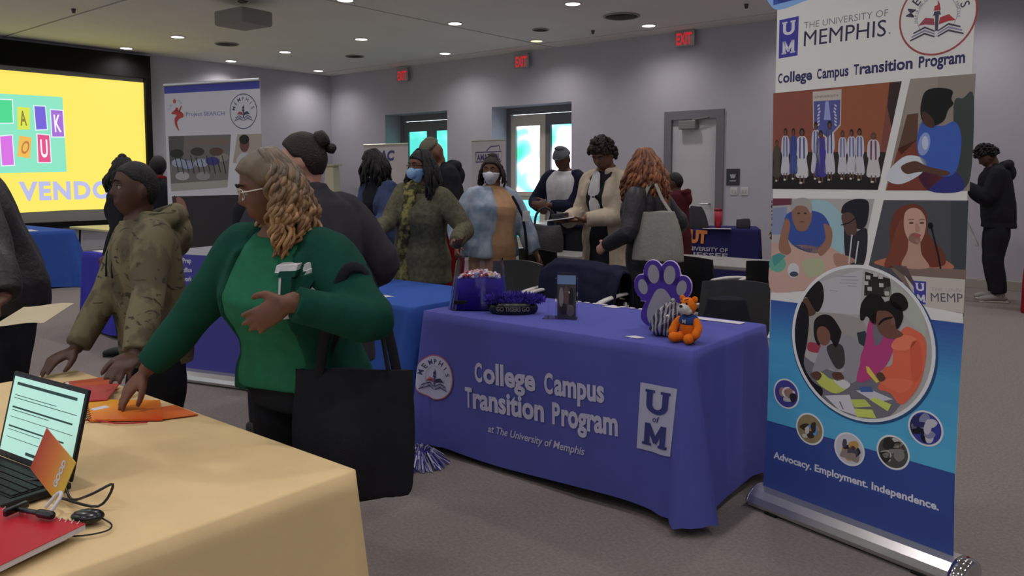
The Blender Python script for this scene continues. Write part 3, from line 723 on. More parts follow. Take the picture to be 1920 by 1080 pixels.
for q,c,l3 in (([(-30,186),(22,188),(24,230),(-28,230)],'#35d98a',None),([(32,200),(56,202),(56,243),(33,243)],'#d8e22a','A'),([(64,199),(84,200),(88,242),(68,243)],'#6a55d8',None),([(95,206),(117,208),(120,256),(98,256)],'#a15fd6','K'),([(0,256),(22,254),(26,309),(4,310)],'#d65ae0',None),([(36,254),(59,258),(56,297),(32,293)],'#f0b637','O'),([(70,252),(92,254),(95,304),(72,304)],'#e33c80','U')):
    if l3 not in('A','O'): pr.poly([(q[0][0]-2,q[0][1]-2),(q[1][0]+2,q[1][1]-2),(q[2][0]+2,q[2][1]+2),(q[3][0]-2,q[3][1]+2)],'#ddeaf0',3)
    pr.poly(q,c,4)
    if l3:
        h=(q[3][1]-q[0][1])*.62; wx=(q[1][0]-q[0][0]); pr.text(l3,(q[3][0]+wx*.22,q[3][1]-h*.3),(q[2][0]-wx*.22,q[2][1]-h*.3),h,{'A':'#8a7a20','O':'#c07a30'}.get(l3,'#f6ecf4'),5,bold=.02)
pr.text('FOR VENDORS',(-86,378),(258,369),34,'#b3b6e6',2,bold=.045,space=1.15)
pr.build('projected_slide',t,emit=.82)
# ------------------------------------------------------------------ people placement
FAB=lambda n,c,**k: mat(n,c,rough=.9,noise=k.pop('noise',.12),nscale=k.pop('nscale',18),bump=.35,bscale=k.pop('bscale',400),spec=.15)
DG=FAB('dark_green_knit','#134537'); MG=FAB('green_jersey','#266a4c'); BK=FAB('black_cloth','#232328'); CH=FAB('charcoal_cloth','#3a383e')
LEA=mat('black_leather','#28272a',rough=.45,noise=.2,nscale=12,bump=.4,bscale=60,spec=.4)
CAMO=mat2('camouflage_fleece','#57503f','#6f6850',scale=7,lo=.42,hi=.5,kind='noise',stretch=(1.6,1.6,.8),detail=4)
# camouflage needs dark strokes as well
nt=CAMO.node_tree; b=nt.nodes['Principled BSDF']; src=b.inputs['Base Color'].links[0].from_socket
wv=nt.nodes.new('ShaderNodeTexNoise'); wv.inputs['Scale'].default_value=9; wv.inputs['Detail'].default_value=2; wv.inputs['Distortion'].default_value=2.2
mp=nt.nodes.new('ShaderNodeMapping'); mp.inputs['Scale'].default_value=(1,1,2.2); mp.inputs['Rotation'].default_value=(0,.7,.3); tc=nt.nodes.new('ShaderNodeTexCoord'); nt.links.new(tc.outputs['Object'],mp.inputs[0]); nt.links.new(mp.outputs[0],wv.inputs['Vector'])
rr=nt.nodes.new('ShaderNodeValToRGB'); rr.color_ramp.elements[0].position=.60; rr.color_ramp.elements[1].position=.66; mx=nt.nodes.new('ShaderNodeMix'); mx.data_type='RGBA'
nt.links.new(wv.outputs['Fac'],rr.inputs[0]); nt.links.new(rr.outputs[0],mx.inputs[0]); nt.links.new(src,mx.inputs[6]); mx.inputs[7].default_value=(*lin('#403a30'),1); nt.links.new(mx.outputs[2],b.inputs['Base Color'])
DENIM=mat2('washed_denim','#6d7e93','#a3adba',scale=9,lo=.35,hi=.65,detail=5); BDEN=mat2('blue_denim','#2b3654','#455172',scale=8,lo=.35,hi=.65,detail=5)
TAN=FAB('tan_knit','#b08a68'); OLIVE=mat2('olive_knit','#4f4d3e','#5f5c49',scale=40,lo=.4,hi=.6); SCARF=mat2('patterned_scarf','#3d3a28','#8a8450',scale=26,lo=.42,hi=.6,detail=2)
CREAMC=FAB('cream_trench_cloth','#b9ab98'); REDP=FAB('red_cloth','#8d1424'); MAROON=FAB('maroon_cloth','#4a1a20'); WHT=FAB('white_cloth','#c9c7c8'); NAVY=FAB('navy_cloth','#1f2136')
GREYF=FAB('grey_cloth','#6d6a66')
HB=mat('black_hair','#120f10',rough=.55,bump=.6,bscale=130,spec=.35); HBR=mat('brown_hair','#3a2620',rough=.5,bump=.6,bscale=130,noise=.3,nscale=30); HDB=mat('dark_brown_hair','#2a1f1d',rough=.55,bump=.6,bscale=150)
HA1=mat('auburn_hair','#5c3420',rough=.5,noise=.35,nscale=20,spec=.4); HA2=mat('auburn_hair_light','#8a5433',rough=.5,spec=.4)
def grad(name,stops,z0,z1,rough=.55):
    m=bpy.data.materials.new(name); m.use_nodes=True; nt=m.node_tree; b=nt.nodes['Principled BSDF']; b.inputs['Roughness'].default_value=rough
    tc=nt.nodes.new('ShaderNodeTexCoord'); sp=nt.nodes.new('ShaderNodeSeparateXYZ'); nt.links.new(tc.outputs['Object'],sp.inputs[0])
    n=nt.nodes.new('ShaderNodeTexNoise'); n.inputs['Scale'].default_value=30; nt.links.new(tc.outputs['Object'],n.inputs['Vector'])
    r=nt.nodes.new('ShaderNodeMapRange'); r.inputs[1].default_value=z1; r.inputs[2].default_value=z0; nt.links.new(sp.outputs[2],r.inputs[0])
    a=nt.nodes.new('ShaderNodeMath'); a.operation='MULTIPLY_ADD'; nt.links.new(n.outputs['Fac'],a.inputs[0]); a.inputs[1].default_value=.35; 
    s_=nt.nodes.new('ShaderNodeMath'); s_.operation='SUBTRACT'; nt.links.new(r.outputs[0],s_.inputs[0]); s_.inputs[1].default_value=.17; nt.links.new(s_.outputs[0],a.inputs[2])
    q=nt.nodes.new('ShaderNodeValToRGB'); e=q.color_ramp.elements
    while len(e)<len(stops): e.new(.5)
    for x,(p,c) in zip(e,stops): x.position=p; x.color=(*lin(c),1)
    nt.links.new(a.outputs[0],q.inputs[0]); nt.links.new(q.outputs[0],b.inputs['Base Color']); return m
CURL1=grad('greying_curls',[(0,'#6b6257'),(.3,'#5e4a35'),(.6,'#8a6640'),(1,'#6b3f24')],1.15,1.56); CURL2=grad('golden_curls',[(0,'#7c7365'),(.3,'#7d6142'),(.65,'#b3875a'),(1,'#80502c')],1.15,1.56)
DKSK='#5a3c2e'; MDSK='#6f4b39'; LTSK='#c08f7c'
def add_letter(root,kw):
    # varsity letter on the wearer's left chest
    s=kw['s']; hd=kw['bend']; 
    v,f=text_mesh('V',.05); v2,f2=text_mesh('V',.02)
    base=M()
    def place(v,off,sc,x0,mi,q,f):
        P=[]
        for (x,y) in v:
            px=-.115+(x)*sc*.13; pz=1.19+y*sc*.14
            P.append((px,0,pz))
        P=np.array(P); r=kw['ring']
        # sit on the front of the cardigan
        ys=[]
        for p in P:
            rg=np.array(r(p[2],.052)); fr=rg[rg[:,1]>0]; ys.append(np.interp(p[0],fr[np.argsort(fr[:,0])][:,0],fr[np.argsort(fr[:,0])][:,1])+off)
        P[:,1]=ys; q.add(kw['bend'](P),f,mi)
    return
# near woman in green ------------------------------------------------
def green_extras(root,k):
    s=k['s']; bend=k['bend']
    # blocky varsity letter applied to the left chest, slightly proud
    out=[(-.5,.5),(-.06,.5),(-.06,.36),(-.14,.36),(-.02,-.12),(.12,.36),(.05,.36),(.05,.5),(.5,.5),(.5,.36),(.40,.36),(.14,-.5),(-.16,-.5),(-.40,.36),(-.5,.36)]
    def slab(scale,off,name,mt):
        q=M(); P=[]
        for x,y in out:
            px=-.152+ -x*scale*.125; pz=1.315+y*scale*.125
            rg=np.array(k['ring'](pz,.045)); fr=rg[rg[:,1]>0]; o=np.argsort(fr[:,0]); P.append((px,np.interp(px,fr[o][:,0],fr[o][:,1])+off,pz))
        A=bend(P); B=bend([(p[0],p[1]-.03,p[2]) for p in P]); n=len(P); V=np.concatenate([A,B])
        q.add(V,[tuple(range(n)),tuple(range(n,2*n))[::-1]]+[(i,n+i,n+(i+1)%n,(i+1)%n) for i in range(n)]); q.build(name,mt,root)
    slab(1.10,.008,'letter_edging',WHT); slab(.86,.011,'varsity_letter',DG)
CREAMP=mat('specs_frame','#d8ccc0',rough=.3)
person('woman in dark green cardigan with greying curls and glasses reaching onto the yellow table',(-2.02,1.46),-76,H=1.545,sex='f',lean=(14,-3),fat=1.12,deep=1.2,face=(-38,14),
  R=(-2.36,1.12,.86),L=(-1.73,1.20,1.13),RD=(-.35,-.55,-.75),LD=(-.7,-.5,-.5),RN=(-.2,.3,-1),LN=(-.4,.85,.1),curl=.16,skinc='#6a4534',vox=.006,detail=True,
  top=dict(m=MG,hem=.92,name='top',neck=1.44,sleeve=0,e=.020,fold=.004,loose=.012),coat=dict(m=DG,hem=.90,name='cardigan',open=lambda z:.105,e=.034,fold=.008,loose=.005,sleeve=.93,sr=1.12,neck=1.44),
  bottom=dict(m=BK),glasses=CREAMP,Lpole=(.9,.5,-.7),Rpole=(-.6,.8,.1),seed=3,hair=H_long(CURL1,length=.25,n=230,r=.0095,wave=.011,freq=85,t=.014,spread=.055,front=.0,m2=CURL2,curl=True,fz=.068,lump=.004,inward=.02),extras=dict(fn=green_extras))
person('boy in olive camouflage hoodie with short black hair standing at the yellow table',(-2.97,1.47),-100,H=1.51,sex='m',lean=(6,0),fat=.92,face=(2,-4),
  R=(-3.03,1.17,.775),L=(-2.55,1.17,.80),RD=(.1,-.9,-.3),LD=(.6,-.7,-.2),RN=(0,-.2,-1),LN=(0,-.2,-1),curl=.3,skinc='#4c3227',vox=.006,detail=True,top=dict(m=CAMO,hem=.84,name='hoodie',hood=True,e=.024,fold=.009,loose=.006,sleeve=.96,sr=1.08,ff=15,neck=1.46),
  bottom=dict(m=BK),seed=5,hair=H_short(HB,t=.006,fz=.072,lump=.0015,ls=200,sz=.035,bz=-.06),extras=dict(fn=lambda root,k:(front_patch(k,[(-.10,1.12),(.10,1.12),(.15,.97),(.15,.92),(0,.91),(-.15,.92),(-.15,.97)],.040,.004,'pocket',CAMO,root),[M().tube([k['b1'](sx*.035,.095,1.40),k['b1'](sx*.04,.135,1.33),k['b1'](sx*.045,.15,1.24)],.004,n=6,sub=2).build('drawstring',BK,root,smooth=True) for sx in (-1,1)])))
person('person in black jacket at the far left edge holding a pale paper',(-3.94,1.28),-100,H=1.74,lean=(17,0),fat=1.12,R=(-3.75,1.0,1.0),L=(-3.36,1.10,.92),LD=(.5,-.5,-.1),LN=(0,.2,-1),curl=.5,skinc=DKSK,vox=.008,
  top=dict(m=LEA,hem=.85,name='jacket',e=.03,fold=.010,loose=.02,sleeve=.95,sr=1.2),bottom=dict(m=BK),seed=6,hair=H_short(HB))
person('person with a dark bun and charcoal jacket turned away between the tables',(-2.65,1.93),172,H=1.63,sex='f',lean=(3,3),fat=1.22,deep=1.1,face=(52,2),
  R=(-2.77,2.22,.98),L=(-2.95,1.8,1.0),Rpole=(.9,.4,-.3),skinc=LTSK,vox=.007,detail=True,top=dict(m=CH,hem=.74,name='jacket',e=.035,fold=.006,loose=.03,sleeve=.98,sr=1.35,ff=13,collar=[.02]*9),bottom=dict(m=NAVY),seed=7,
  hair=H_short(HDB,t=.010,lump=.002,bz=-.06,bun=[((.0,-.075,.085),.042),((.01,-.115,.05),.024)]))
person('person with rounded black hair hidden behind the charcoal jacket',(-3.84,2.58),160,H=1.59,sex='f',skinc=DKSK,vox=.010,top=dict(m=BK,name='shirt'),bottom=dict(m=BK),seed=8,face=(40,10),hair=H_short(HB,t=.024,lump=.004,bz=-.10))
person('woman in olive sweater and patterned scarf wearing a blue surgical mask, arms spread',(-4.06,3.92),-78,H=1.64,sex='f',lean=(5,-6),fat=1.1,face=(-17,3),R=(-4.02,3.46,1.08),L=(-3.60,3.77,1.02),RD=(-.5,-.5,0),LD=(.75,-.45,.05),LN=(.3,-.5,1),curl=.35,
  skinc=MDSK,vox=.008,detail=True,top=dict(m=OLIVE,hem=.74,name='sweater',e=.022,fold=.009,loose=.015,sleeve=.92,sr=1.1,flare=.08),bottom=dict(m=BK),seed=9,mask=mat('mask_blue','#8fb4d6',rough=.8),glasses=mat('specs_black','#141414',rough=.3),
  hair=H_long(HB,length=.27,n=120,r=.015,wave=.004,t=.009,spread=.05,front=.10,fz=.06),extras=dict(fn=lambda root,k:M().tube([k['b1'](.06,.09,1.44),k['b1'](.02,.14,1.36),k['b1'](.03,.165,1.2),k['b1'](.06,.15,1.0),k['b1'](.05,.16,.78)],[.04,.05,.042,.045,.05],n=12,sub=3,side=(1,0,0),ratio=.45).tube([k['b1'](.07*math.cos(t),-.01+.085*math.sin(t),1.43+.03*math.cos(t)) for t in np.linspace(0,2*pi,12)],.035,n=10).build('scarf',SCARF,root,remesh=.01,post=folds(.010,45,4,.4))))
person('woman with long dark hair in blue denim jacket standing behind the masked woman',(-5.04,4.42),-100,H=1.68,sex='f',lean=(4,-4),face=(-25,18),R=(-5.0,4.0,1.0),L=(-4.8,4.0,1.0),skinc=DKSK,vox=.010,top=dict(m=BK,hem=.5,name='dress',fold=.008,sleeve=0,e=.02),coat=dict(m=BDEN,hem=.72,name='denim_jacket',open=lambda z:.10,fold=.008,sleeve=.95),bottom=dict(m=BK),seed=10,
  hair=H_long(HB,length=.20,n=70,r=.016,t=.016,spread=.045,front=.25))
person('woman with straight black hair seen in profile beside the beanie wearer',(-5.86,5.80),-150,H=1.66,sex='f',skinc=DKSK,vox=.010,face=(8,5),R=(-6.0,5.45,1.1),L=(-5.7,5.45,1.1),top=dict(m=BK,name='jacket',e=.02),bottom=dict(m=BK),seed=11,hair=H_long(HB,length=.22,n=60,r=.015,t=.012,spread=.03,front=.2))
BEAN=mat2('olive_beanie_knit','#5a5748','#74705c',scale=60,lo=.4,hi=.6,kind='wave')
def beanie(root,k):
    v,f=head_shape(off=lambda x,y,z: -.012+.034*smooth01(.030,.042,z+.25*y-.01)); q=M(); q.add(k['hd'](v),f); q.ell(k['hd']((0,-.03,.10))[0],(.06,.06,.04)); q.build('beanie',BEAN,root,smooth=True)
person('person in olive beanie, black jacket and red trousers looking down',(-4.92,5.06),-112,H=1.80,lean=(6,0),fat=1.12,face=(-10,28),R=(-5.02,4.71,1.14),L=(-4.88,4.68,1.12),curl=.6,skinc=MDSK,vox=.010,top=dict(m=BK,hem=.92,name='jacket',e=.035,fold=.012,hood=True,loose=.02),bottom=dict(m=REDP,wide=1.1),seed=12,extras=dict(fn=beanie))
person('woman in washed denim jacket over a tan dress wearing a white face mask',(-4.15,4.78),-30,H=1.61,sex='f',lean=(-6,-3),fat=1.10,deep=1.1,face=(-34,0),R=(-4.22,4.45,.92),L=(-3.86,5.0,.82),skinc=MDSK,vox=.008,detail=True,
  top=dict(m=TAN,name='dress',hem=.35,sleeve=0,e=.020,fold=.005,belly=.025,flare=.02,loose=.0),coat=dict(m=DENIM,hem=.87,name='denim_jacket',open=lambda z:(-.25,.01),e=.042,fold=.012,sleeve=.93,sr=1.2,loose=.02),bottom=dict(m=BK),seed=13,mask=mat('mask_white','#c9ccd4',rough=.8),
  hair=H_long(HDB,length=.15,n=60,r=.011,t=.012,spread=.03,front=.08,bun=[((0,-.02,.125),.036)]),extras=dict(fn=lambda root,k:(M().tube([k['b1'](-.12,.17,1.36),k['b1'](-.20,.19,1.20),k['b1'](-.24,.18,1.0),k['b1'](-.27,.12,.82)],.011,n=8,sub=2).build('lanyard_strap',BK,root,smooth=True),M().box(tuple(k['b1'](-.215,.235,1.20)-np.array([.03,.005,.04])),tuple(k['b1'](-.215,.235,1.20)+np.array([.03,.005,.04]))).build('name_badge',WHT,root))))
GC=FAB('grey_twill','#66676b')
def cap(root,k):
    hd=k['hd']; v,f=head_shape(off=lambda x,y,z: -.012+.032*smooth01(.030,.040,z)); q=M(); q.add(hd(v),f); q.ell(hd((0,.0,.115))[0],(.055,.07,.03)); q.tube([hd((-.05,.08,.042))[0],hd((0,.125,.040))[0],hd((.05,.08,.042))[0]],[.02,.03,.02],ratio=.3,side=(0,1,0)); q.build('cap',GC,root,smooth=True)
person('person in grey cap, white shirt and navy sleeves looking down by the windows',(-4.80,6.72),-85,H=1.77,lean=(6,0),fat=1.05,face=(5,25),R=(-4.93,6.42,1.14),L=(-4.80,6.38,1.17),Rpole=(-.8,.2,-.5),skinc=DKSK,vox=.010,top=dict(m=WHT,hem=.95,name='shirt',e=.03,fold=.012,sleeve=0),coat=dict(m=NAVY,hem=.90,name='jacket',open=lambda z:.17 if z>1.12 else .05,e=.036,sleeve=.85),bottom=dict(m=BK),seed=14,extras=dict(fn=cap))
TIP=mat('dark_curls','#2c221d',rough=.6,bump=.5,noise=.3,nscale=50)
person('woman in cream trench coat with short curly hair reading a clipboard',(-3.43,5.38),-98,H=1.76,sex='f',lean=(4,0),fat=1.08,face=(8,28),R=(-3.60,5.03,1.12),L=(-3.42,5.0,1.13),RN=(0,0,1),LN=(0,0,1),curl=.3,skinc=MDSK,vox=.008,detail=True,
  top=dict(m=BK,hem=.45,name='dress',e=.02,sleeve=0,fold=.004),coat=dict(m=CREAMC,hem=.50,name='trench_coat',open=lambda z:.09+.02*(z<1),e=.040,fold=.011,loose=.012,flare=.15,sleeve=.95,sr=1.1,collar=[.03]*9),bottom=dict(m=BK),seed=15,
  hair=H_curly(TIP,t=.018,n=330,r=.014,fz=.05,bz=-.05,out=.014),extras=dict(fn=lambda root,k:M().tube([k['b1'](.0,.125,1.42),k['b1'](.01,.15,1.3),k['b1'](.0,.155,1.14)],[.04,.062,.055],side=(1,0,0),ratio=.3,sub=2).build('blouse',WHT,root,smooth=True)))
person('woman with long auburn waves and black leather jacket seen from behind',(-2.76,4.84),186,H=1.64,sex='f',lean=(3,0),fat=1.08,face=(10,2),R=(-2.90,5.1,1.0),L=(-2.98,4.63,.98),Lpole=(.5,-.6,-.6),skinc='#b58a76',vox=.008,
  top=dict(m=LEA,hem=.78,name='leather_jacket',e=.028,fold=.008,loose=.01,sleeve=.97,sr=1.15),bottom=dict(m=BK),seed=16,hair=H_long(HA1,length=.33,n=170,r=.014,wave=.010,freq=45,t=.014,spread=.07,front=.28,m2=HA2,curl=True))
person('person in maroon puffy jacket facing the grey door',(-4.30,8.12),200,H=1.50,sex='f',fat=1.15,skinc=DKSK,vox=.012,top=dict(m=MAROON,hem=.60,name='coat',e=.04,fold=.012,hood=True,loose=.02),bottom=dict(m=BK),seed=17,hair=H_short(HB,t=.012))
person('tall person in black hoodie and joggers looking at a phone beside the right wall',(-1.55,10.79),198,H=1.84,lean=(7,0),fat=.96,face=(0,34),R=(-1.87,10.71,1.34),L=(-1.85,10.59,1.34),RN=(.5,-.2,.8),LN=(.5,-.2,.8),curl=.7,skinc=DKSK,vox=.010,
  top=dict(m=BK,hem=.80,name='hoodie',hood=True,e=.035,fold=.009,loose=.02,sr=1.2),bottom=dict(m=BK,wide=1.3),shoe='#8f8b88',extras=dict(sole=True),seed=18,hair=H_curly(HB,t=.018,n=300,r=.014,fz=.04,bz=-.02,sz=.03))
person('person in dark jacket with red collar standing left of the first banner',(-8.25,4.15),140,H=1.67,skinc=DKSK,vox=.012,top=dict(m=BK,name='jacket',e=.04,fat=1,collar=[.02]*9),bottom=dict(m=BK),seed=19,hair=H_short(HB,t=.015),extras=dict(fn=lambda root,k:M().tube([k['b1'](.07*math.cos(t),-.07*math.sin(t),1.47) for t in np.linspace(0,pi,8)],.018).build('collar',REDP,root,smooth=True)))
person('dark-haired person in black behind the boy, by the screen',(-6.55,3.02),215,H=1.60,sex='f',skinc=DKSK,vox=.012,face=(10,0),top=dict(m=BK,name='top'),bottom=dict(m=BK),seed=20,hair=H_long(HB,length=.22,n=60,r=.018,t=.018,spread=.05,front=.3,bun=[((0,0,.13),.035)]))
STRIPE=mat2('striped_sweater','#c9c8c8','#55545a',scale=9,lo=.48,hi=.52,kind='wave',stretch=(.1,.1,3))
person('person in grey and white striped sweater half hidden behind the tall banner',(-4.00,10.45),200,H=1.42,skinc=DKSK,vox=.012,top=dict(m=STRIPE,name='sweater',e=.03),bottom=dict(m=BK),seed=21,hair=H_short(HB,t=.01))
person('dark-haired person sitting with back turned behind the charcoal jacket',(-6.28,4.68),160,H=1.66,sex='f',sit=True,skinc=DKSK,vox=.012,top=dict(m=CH,name='jacket'),bottom=dict(m=BK),seed=22,hair=H_short(HB,t=.018,lump=.004))
# ------------------------------------------------------------------ tables
def skirt_off(s_,t,amp,flare,ph,fr=9):
    return flare*t+amp*t**1.2*(.5+.5*np.sin(fr*s_+ph+1.3*np.sin(fr*.43*s_+ph)))*(.6+.4*np.sin(2.1*s_+ph*2))
def cloth_mesh(x0,x1,y0,y1,z,drops,amp=.03,flare=.03,ph=0.,corner=.06,fr=9,hem=.012,nv=14):
    """table cloth: flat top and a draped skirt; drops=(front,right,back,left)"""
    P=[];r=.018
    cs=[(x0,y0,pi),(x1,y0,1.5*pi),(x1,y1,0),(x0,y1,.5*pi)]
    sides=[((x0,y0),(x1,y0),drops[0],(0,-1)),((x1,y0),(x1,y1),drops[1],(1,0)),((x1,y1),(x0,y1),drops[2],(0,1)),((x0,y1),(x0,y0),drops[3],(-1,0))]
    s_=0
    for k,(a,b,d,nn) in enumerate(sides):
        a=np.array(a,float);b=np.array(b,float);L=np.linalg.norm(b-a);u=(b-a)/L;n=max(8,int(L/.03))
        for i in range(n):
            q=r+(L-2*r)*i/(n-1); P.append((a+u*q,np.array(nn,float),d,s_+q,min(q,L-q)))
        nn2=np.array(sides[(k+1)%4][3],float); d2=sides[(k+1)%4][2]
        for f in (.2,.4,.6,.8):
            dn=np.array(nn)*(1-f)+nn2*f; dn/=np.linalg.norm(dn); P.append((b-np.array(nn)*r-nn2*r+dn*r,dn,d*(1-f)+d2*f,s_+L,0.))
        s_+=L
    m=M(); n=len(P); rings=[]
    c=np.array([(x0+x1)/2,(y0+y1)/2])
    for k in range(nv+1):
        t=k/nv; ring=[]
        for (p,nn,d,q,e) in P:
            tt=t; o=skirt_off(q,tt,amp*min(1,.25+e*3),flare,ph,fr)
            cb=corner*tt*math.exp(-(e/.10)**2)*(1+.5*math.sin(60*e)); o+=cb
            # corner cone: pull points near the corner outward diagonally
            pp=p+nn*o
            zz=z-(.012*(1-math.cos(min(tt*12,1)*pi/2)) if k==0 else 0)-d*tt+hem*tt*math.sin(5*q+ph)
            ring.append((pp[0],pp[1],max(zz,.004)))
        rings.append(ring)
    inner=[(p[0][0]*.985+c[0]*.015,p[0][1]*.985+c[1]*.015,z+.003) for p in P]
    m.loft([inner]+rings,cap=False); 
    m.add(inner,[tuple(range(n))]); return m
def table_under(name_label,x0,x1,y0,y1,z=.735,group=None,topm=None,legm=None,rz=0,loc=None,label=None):
    cx,cy=(x0+x1)/2,(y0+y1)/2; hx,hy=(x1-x0)/2,(y1-y0)/2
    t=thing('folding_table',name_label,'table',(cx,cy,0) if loc is None else loc,rz,group)
    M().box((-hx+.01,-hy+.01,z-.035),(hx-.01,hy-.01,z),bev=.008).build('tabletop',topm,t)
    for sx in (-1,1):
        for sy in (-1,1): M().tube([(sx*(hx-.15),sy*(hy-.1),z-.03),(sx*(hx-.13),sy*(hy-.07),0.008)],.014,n=8,round_=False).build('leg',legm,t)
        M().tube([(sx*(hx-.14),-(hy-.1),.12),(sx*(hx-.14),(hy-.1),.12)],.009,n=6).build('crossbar',legm,t)
    return t
TOPG=mat('laminate_grey','#8f8d8a',rough=.35,noise=.03,spec=.5); LEGB=mat('leg_black','#1b1b1d',rough=.5)
def clothmat(n,c,sheen=.3):
    m=mat(n,c,rough=.85,noise=.05,nscale=6,bump=.12,bscale=500,spec=.15); b=m.node_tree.nodes['Principled BSDF']; b.inputs['Sheen Weight'].default_value=sheen; b.inputs['Sheen Roughness'].default_value=.4; b.inputs['Sheen Tint'].default_value=(*lin(c),1); return m
def cloth(label,x0,x1,y0,y1,z,drops,mt,group=None,rz=0,loc=None,**k):
    cx,cy=(x0+x1)/2,(y0+y1)/2
    m=cloth_mesh(x0-cx,x1-cx,y0-cy,y1-cy,z,drops,**k); o=m.build('tablecloth',mt,None,smooth=True)
    o.location=(cx,cy,0) if loc is None else loc; o.rotation_euler=(0,0,rz); return tag(o,label,'tablecloth',group)
YC=clothmat('yellow_cloth','#e4c896'); PB=clothmat('royal_purple_blue_cloth','#5558a4',.5); RB=clothmat('royal_blue_cloth','#3557a6',.4); NVC=clothmat('navy_cloth_table','#2b2a5c'); PUR=clothmat('purple_cloth','#37349a')
GT='folding tables under cloths'
table_under('folding table hidden under the yellow tablecloth in the foreground',-3.07,-1.48,.34,1.215,topm=TOPG,legm=LEGB)
cloth('mustard yellow tablecloth draped over the foreground table',-3.07,-1.48,.34,1.215,.745,(.70,.70,.70,.70),YC,amp=.035,flare=.02,ph=1.,corner=.05)
table_under('folding table under the purple-blue printed tablecloth in the middle',-3.03,-1.467,2.93,3.70,topm=TOPG,legm=LEGB)
T1=dict(amp=.02,flare=.015,ph=2.2,corner=.07,fr=7)
cloth('purple-blue tablecloth with white college lettering on its front',-3.03,-1.467,2.93,3.70,.745,(.70,.69,.70,.72),PB,**T1)
table_under('folding table under the plain blue tablecloth left of the lettered one',-4.50,-3.14,2.95,3.72,topm=TOPG,legm=LEGB)
cloth('plain royal blue tablecloth with a short front drop left of the lettered cloth',-4.50,-3.14,2.95,3.72,.745,(.40,.64,.42,.5),RB,amp=.03,flare=.02,ph=.4,corner=.06)
table_under('folding table under the purple cloth behind the boy',-7.93,-6.3,3.22,3.95,topm=TOPG,legm=LEGB)
cloth('purple tablecloth on the table directly behind the boy',-7.93,-6.3,3.22,3.95,.745,(.71,.71,.71,.71),PUR,amp=.03,flare=.01,ph=3,corner=.03)
table_under('folding table under the blue cloth in front of the screen',-12.9,-11.25,3.75,4.5,topm=TOPG,legm=LEGB)
cloth('royal blue tablecloth in front of the projection screen',-12.9,-11.25,3.75,4.5,.745,(.73,.73,.73,.73),RB,amp=.03,flare=.06,ph=5,corner=.14)
table_under('small cream-topped table with thin black legs under the screen',-12.35,-11.0,4.85,5.45,topm=mat('cream_top','#c9bf8c',rough=.4),legm=LEGB)
table_under('grey laminate table in front of the orange-lettered navy cloth',-3.55,-1.75,6.05,6.75,z=.735,topm=TOPG,legm=LEGB)
table_under('grey laminate table holding the black handbag near the windows',-5.5,-4.1,5.9,6.35,z=.735,topm=TOPG,legm=LEGB)
table_under('small table with black legs right by the bright glazed doors',-8.6,-7.3,9.7,10.4,z=.735,topm=mat('pale_top','#b9c6c8',rough=.2,spec=.6),legm=LEGB)
UA=math.radians(27); ux=np.array([math.cos(UA),math.sin(UA)]); uy=np.array([-ux[1],ux[0]]); uc=np.array([-4.24,10.40])-ux*.92+uy*.38
table_under('folding table under the navy cloth with orange letters',-.92,.92,-.38,.38,topm=TOPG,legm=LEGB,rz=UA,loc=(uc[0],uc[1],0))
cloth('navy tablecloth with orange and white university lettering by the grey door',-.92,.92,-.38,.38,.745,(.72,.72,.72,.72),NVC,rz=UA,loc=(uc[0],uc[1],0),amp=.012,flare=.01,ph=1,corner=.03)
O=np.array([*(uc-ux*.92-uy*.415),0.]); pr=Print(O,(ux[0],ux[1],0),(0,0,1),(-uy[0],-uy[1],0))
pr.text('UT',(1292,453),(1325,455),21,'#e8862c',0,bold=.07); pr.text('THE UNIVERSITY OF',(1258,467),(1364,473),7,'#b9b6c4',0,bold=.02); pr.text('TENNESSEE',(1240,479),(1364,485),9,'#b9b6c4',0,bold=.02)
cl=[o for o in C.objects if o.name.startswith('tablecloth')][-1]; pr.build('lettering',cl)
# lettering on the middle cloth follows its drape
def warp1(v):
    v=v.copy(); t=(.745-v[:,2])/.70; e=np.minimum(v[:,0]+3.03,-1.467-v[:,0]); r_=np.clip(.25+e*3,0,1)
    o=skirt_off(v[:,0]+3.03,np.clip(t,0,1),1,0,T1['ph'],T1['fr'])*T1['amp']*r_+T1['flare']*np.clip(t,0,1)+T1['corner']*t*np.exp(-(e/.10)**2)*(1+.5*np.sin(60*e))
    lay=2.93-v[:,1]; v[:,1]=2.93-o-lay-.003; return v
pr=Print((-3.03,2.93,0),(1,0,0),(0,0,1),(0,-1,0),warp=warp1,step=.002)
WHL='#b9b6d2'
def capline(pr,words,p0,p1,h,col,layer=0,big=.92,bold=.02):
    # words with taller first letters, spread along the baseline
    a=np.array(pr.uv(*p0)); b=np.array(pr.uv(*p1)); hh=np.linalg.norm(np.array(pr.uv(p0[0],p0[1]-h))-a)
    tot=[len(x)+ .9 for x in words]; T_=sum(tot)-.9; u=(b-a)/T_; x=0
    for wd in words:
        s0=a+u*x; s1=s0+u*1.05; pr.text(wd[0],s0,s1-u*.15,hh,col,layer,px=False,bold=bold); 
        pr.text(wd[1:],s1,a+u*(x+len(wd)-.05),hh/big,col,layer,px=False,bold=bold); x+=len(wd)+.9
capline(pr,['College','Campus'],(893,713),(1137,753),33,WHL,bold=.035)
capline(pr,['Transition','Program'],(876,760),(1163,815),34,WHL,bold=.035)
pr.text('at The University of Memphis',(919,808),(1102,851),13,WHL,0,shear=.25,bold=.015)
pr.poly([(1203,716),(1274,728),(1263,853),(1197,838)],'#b4b3d0',0)
NV='#34387e'
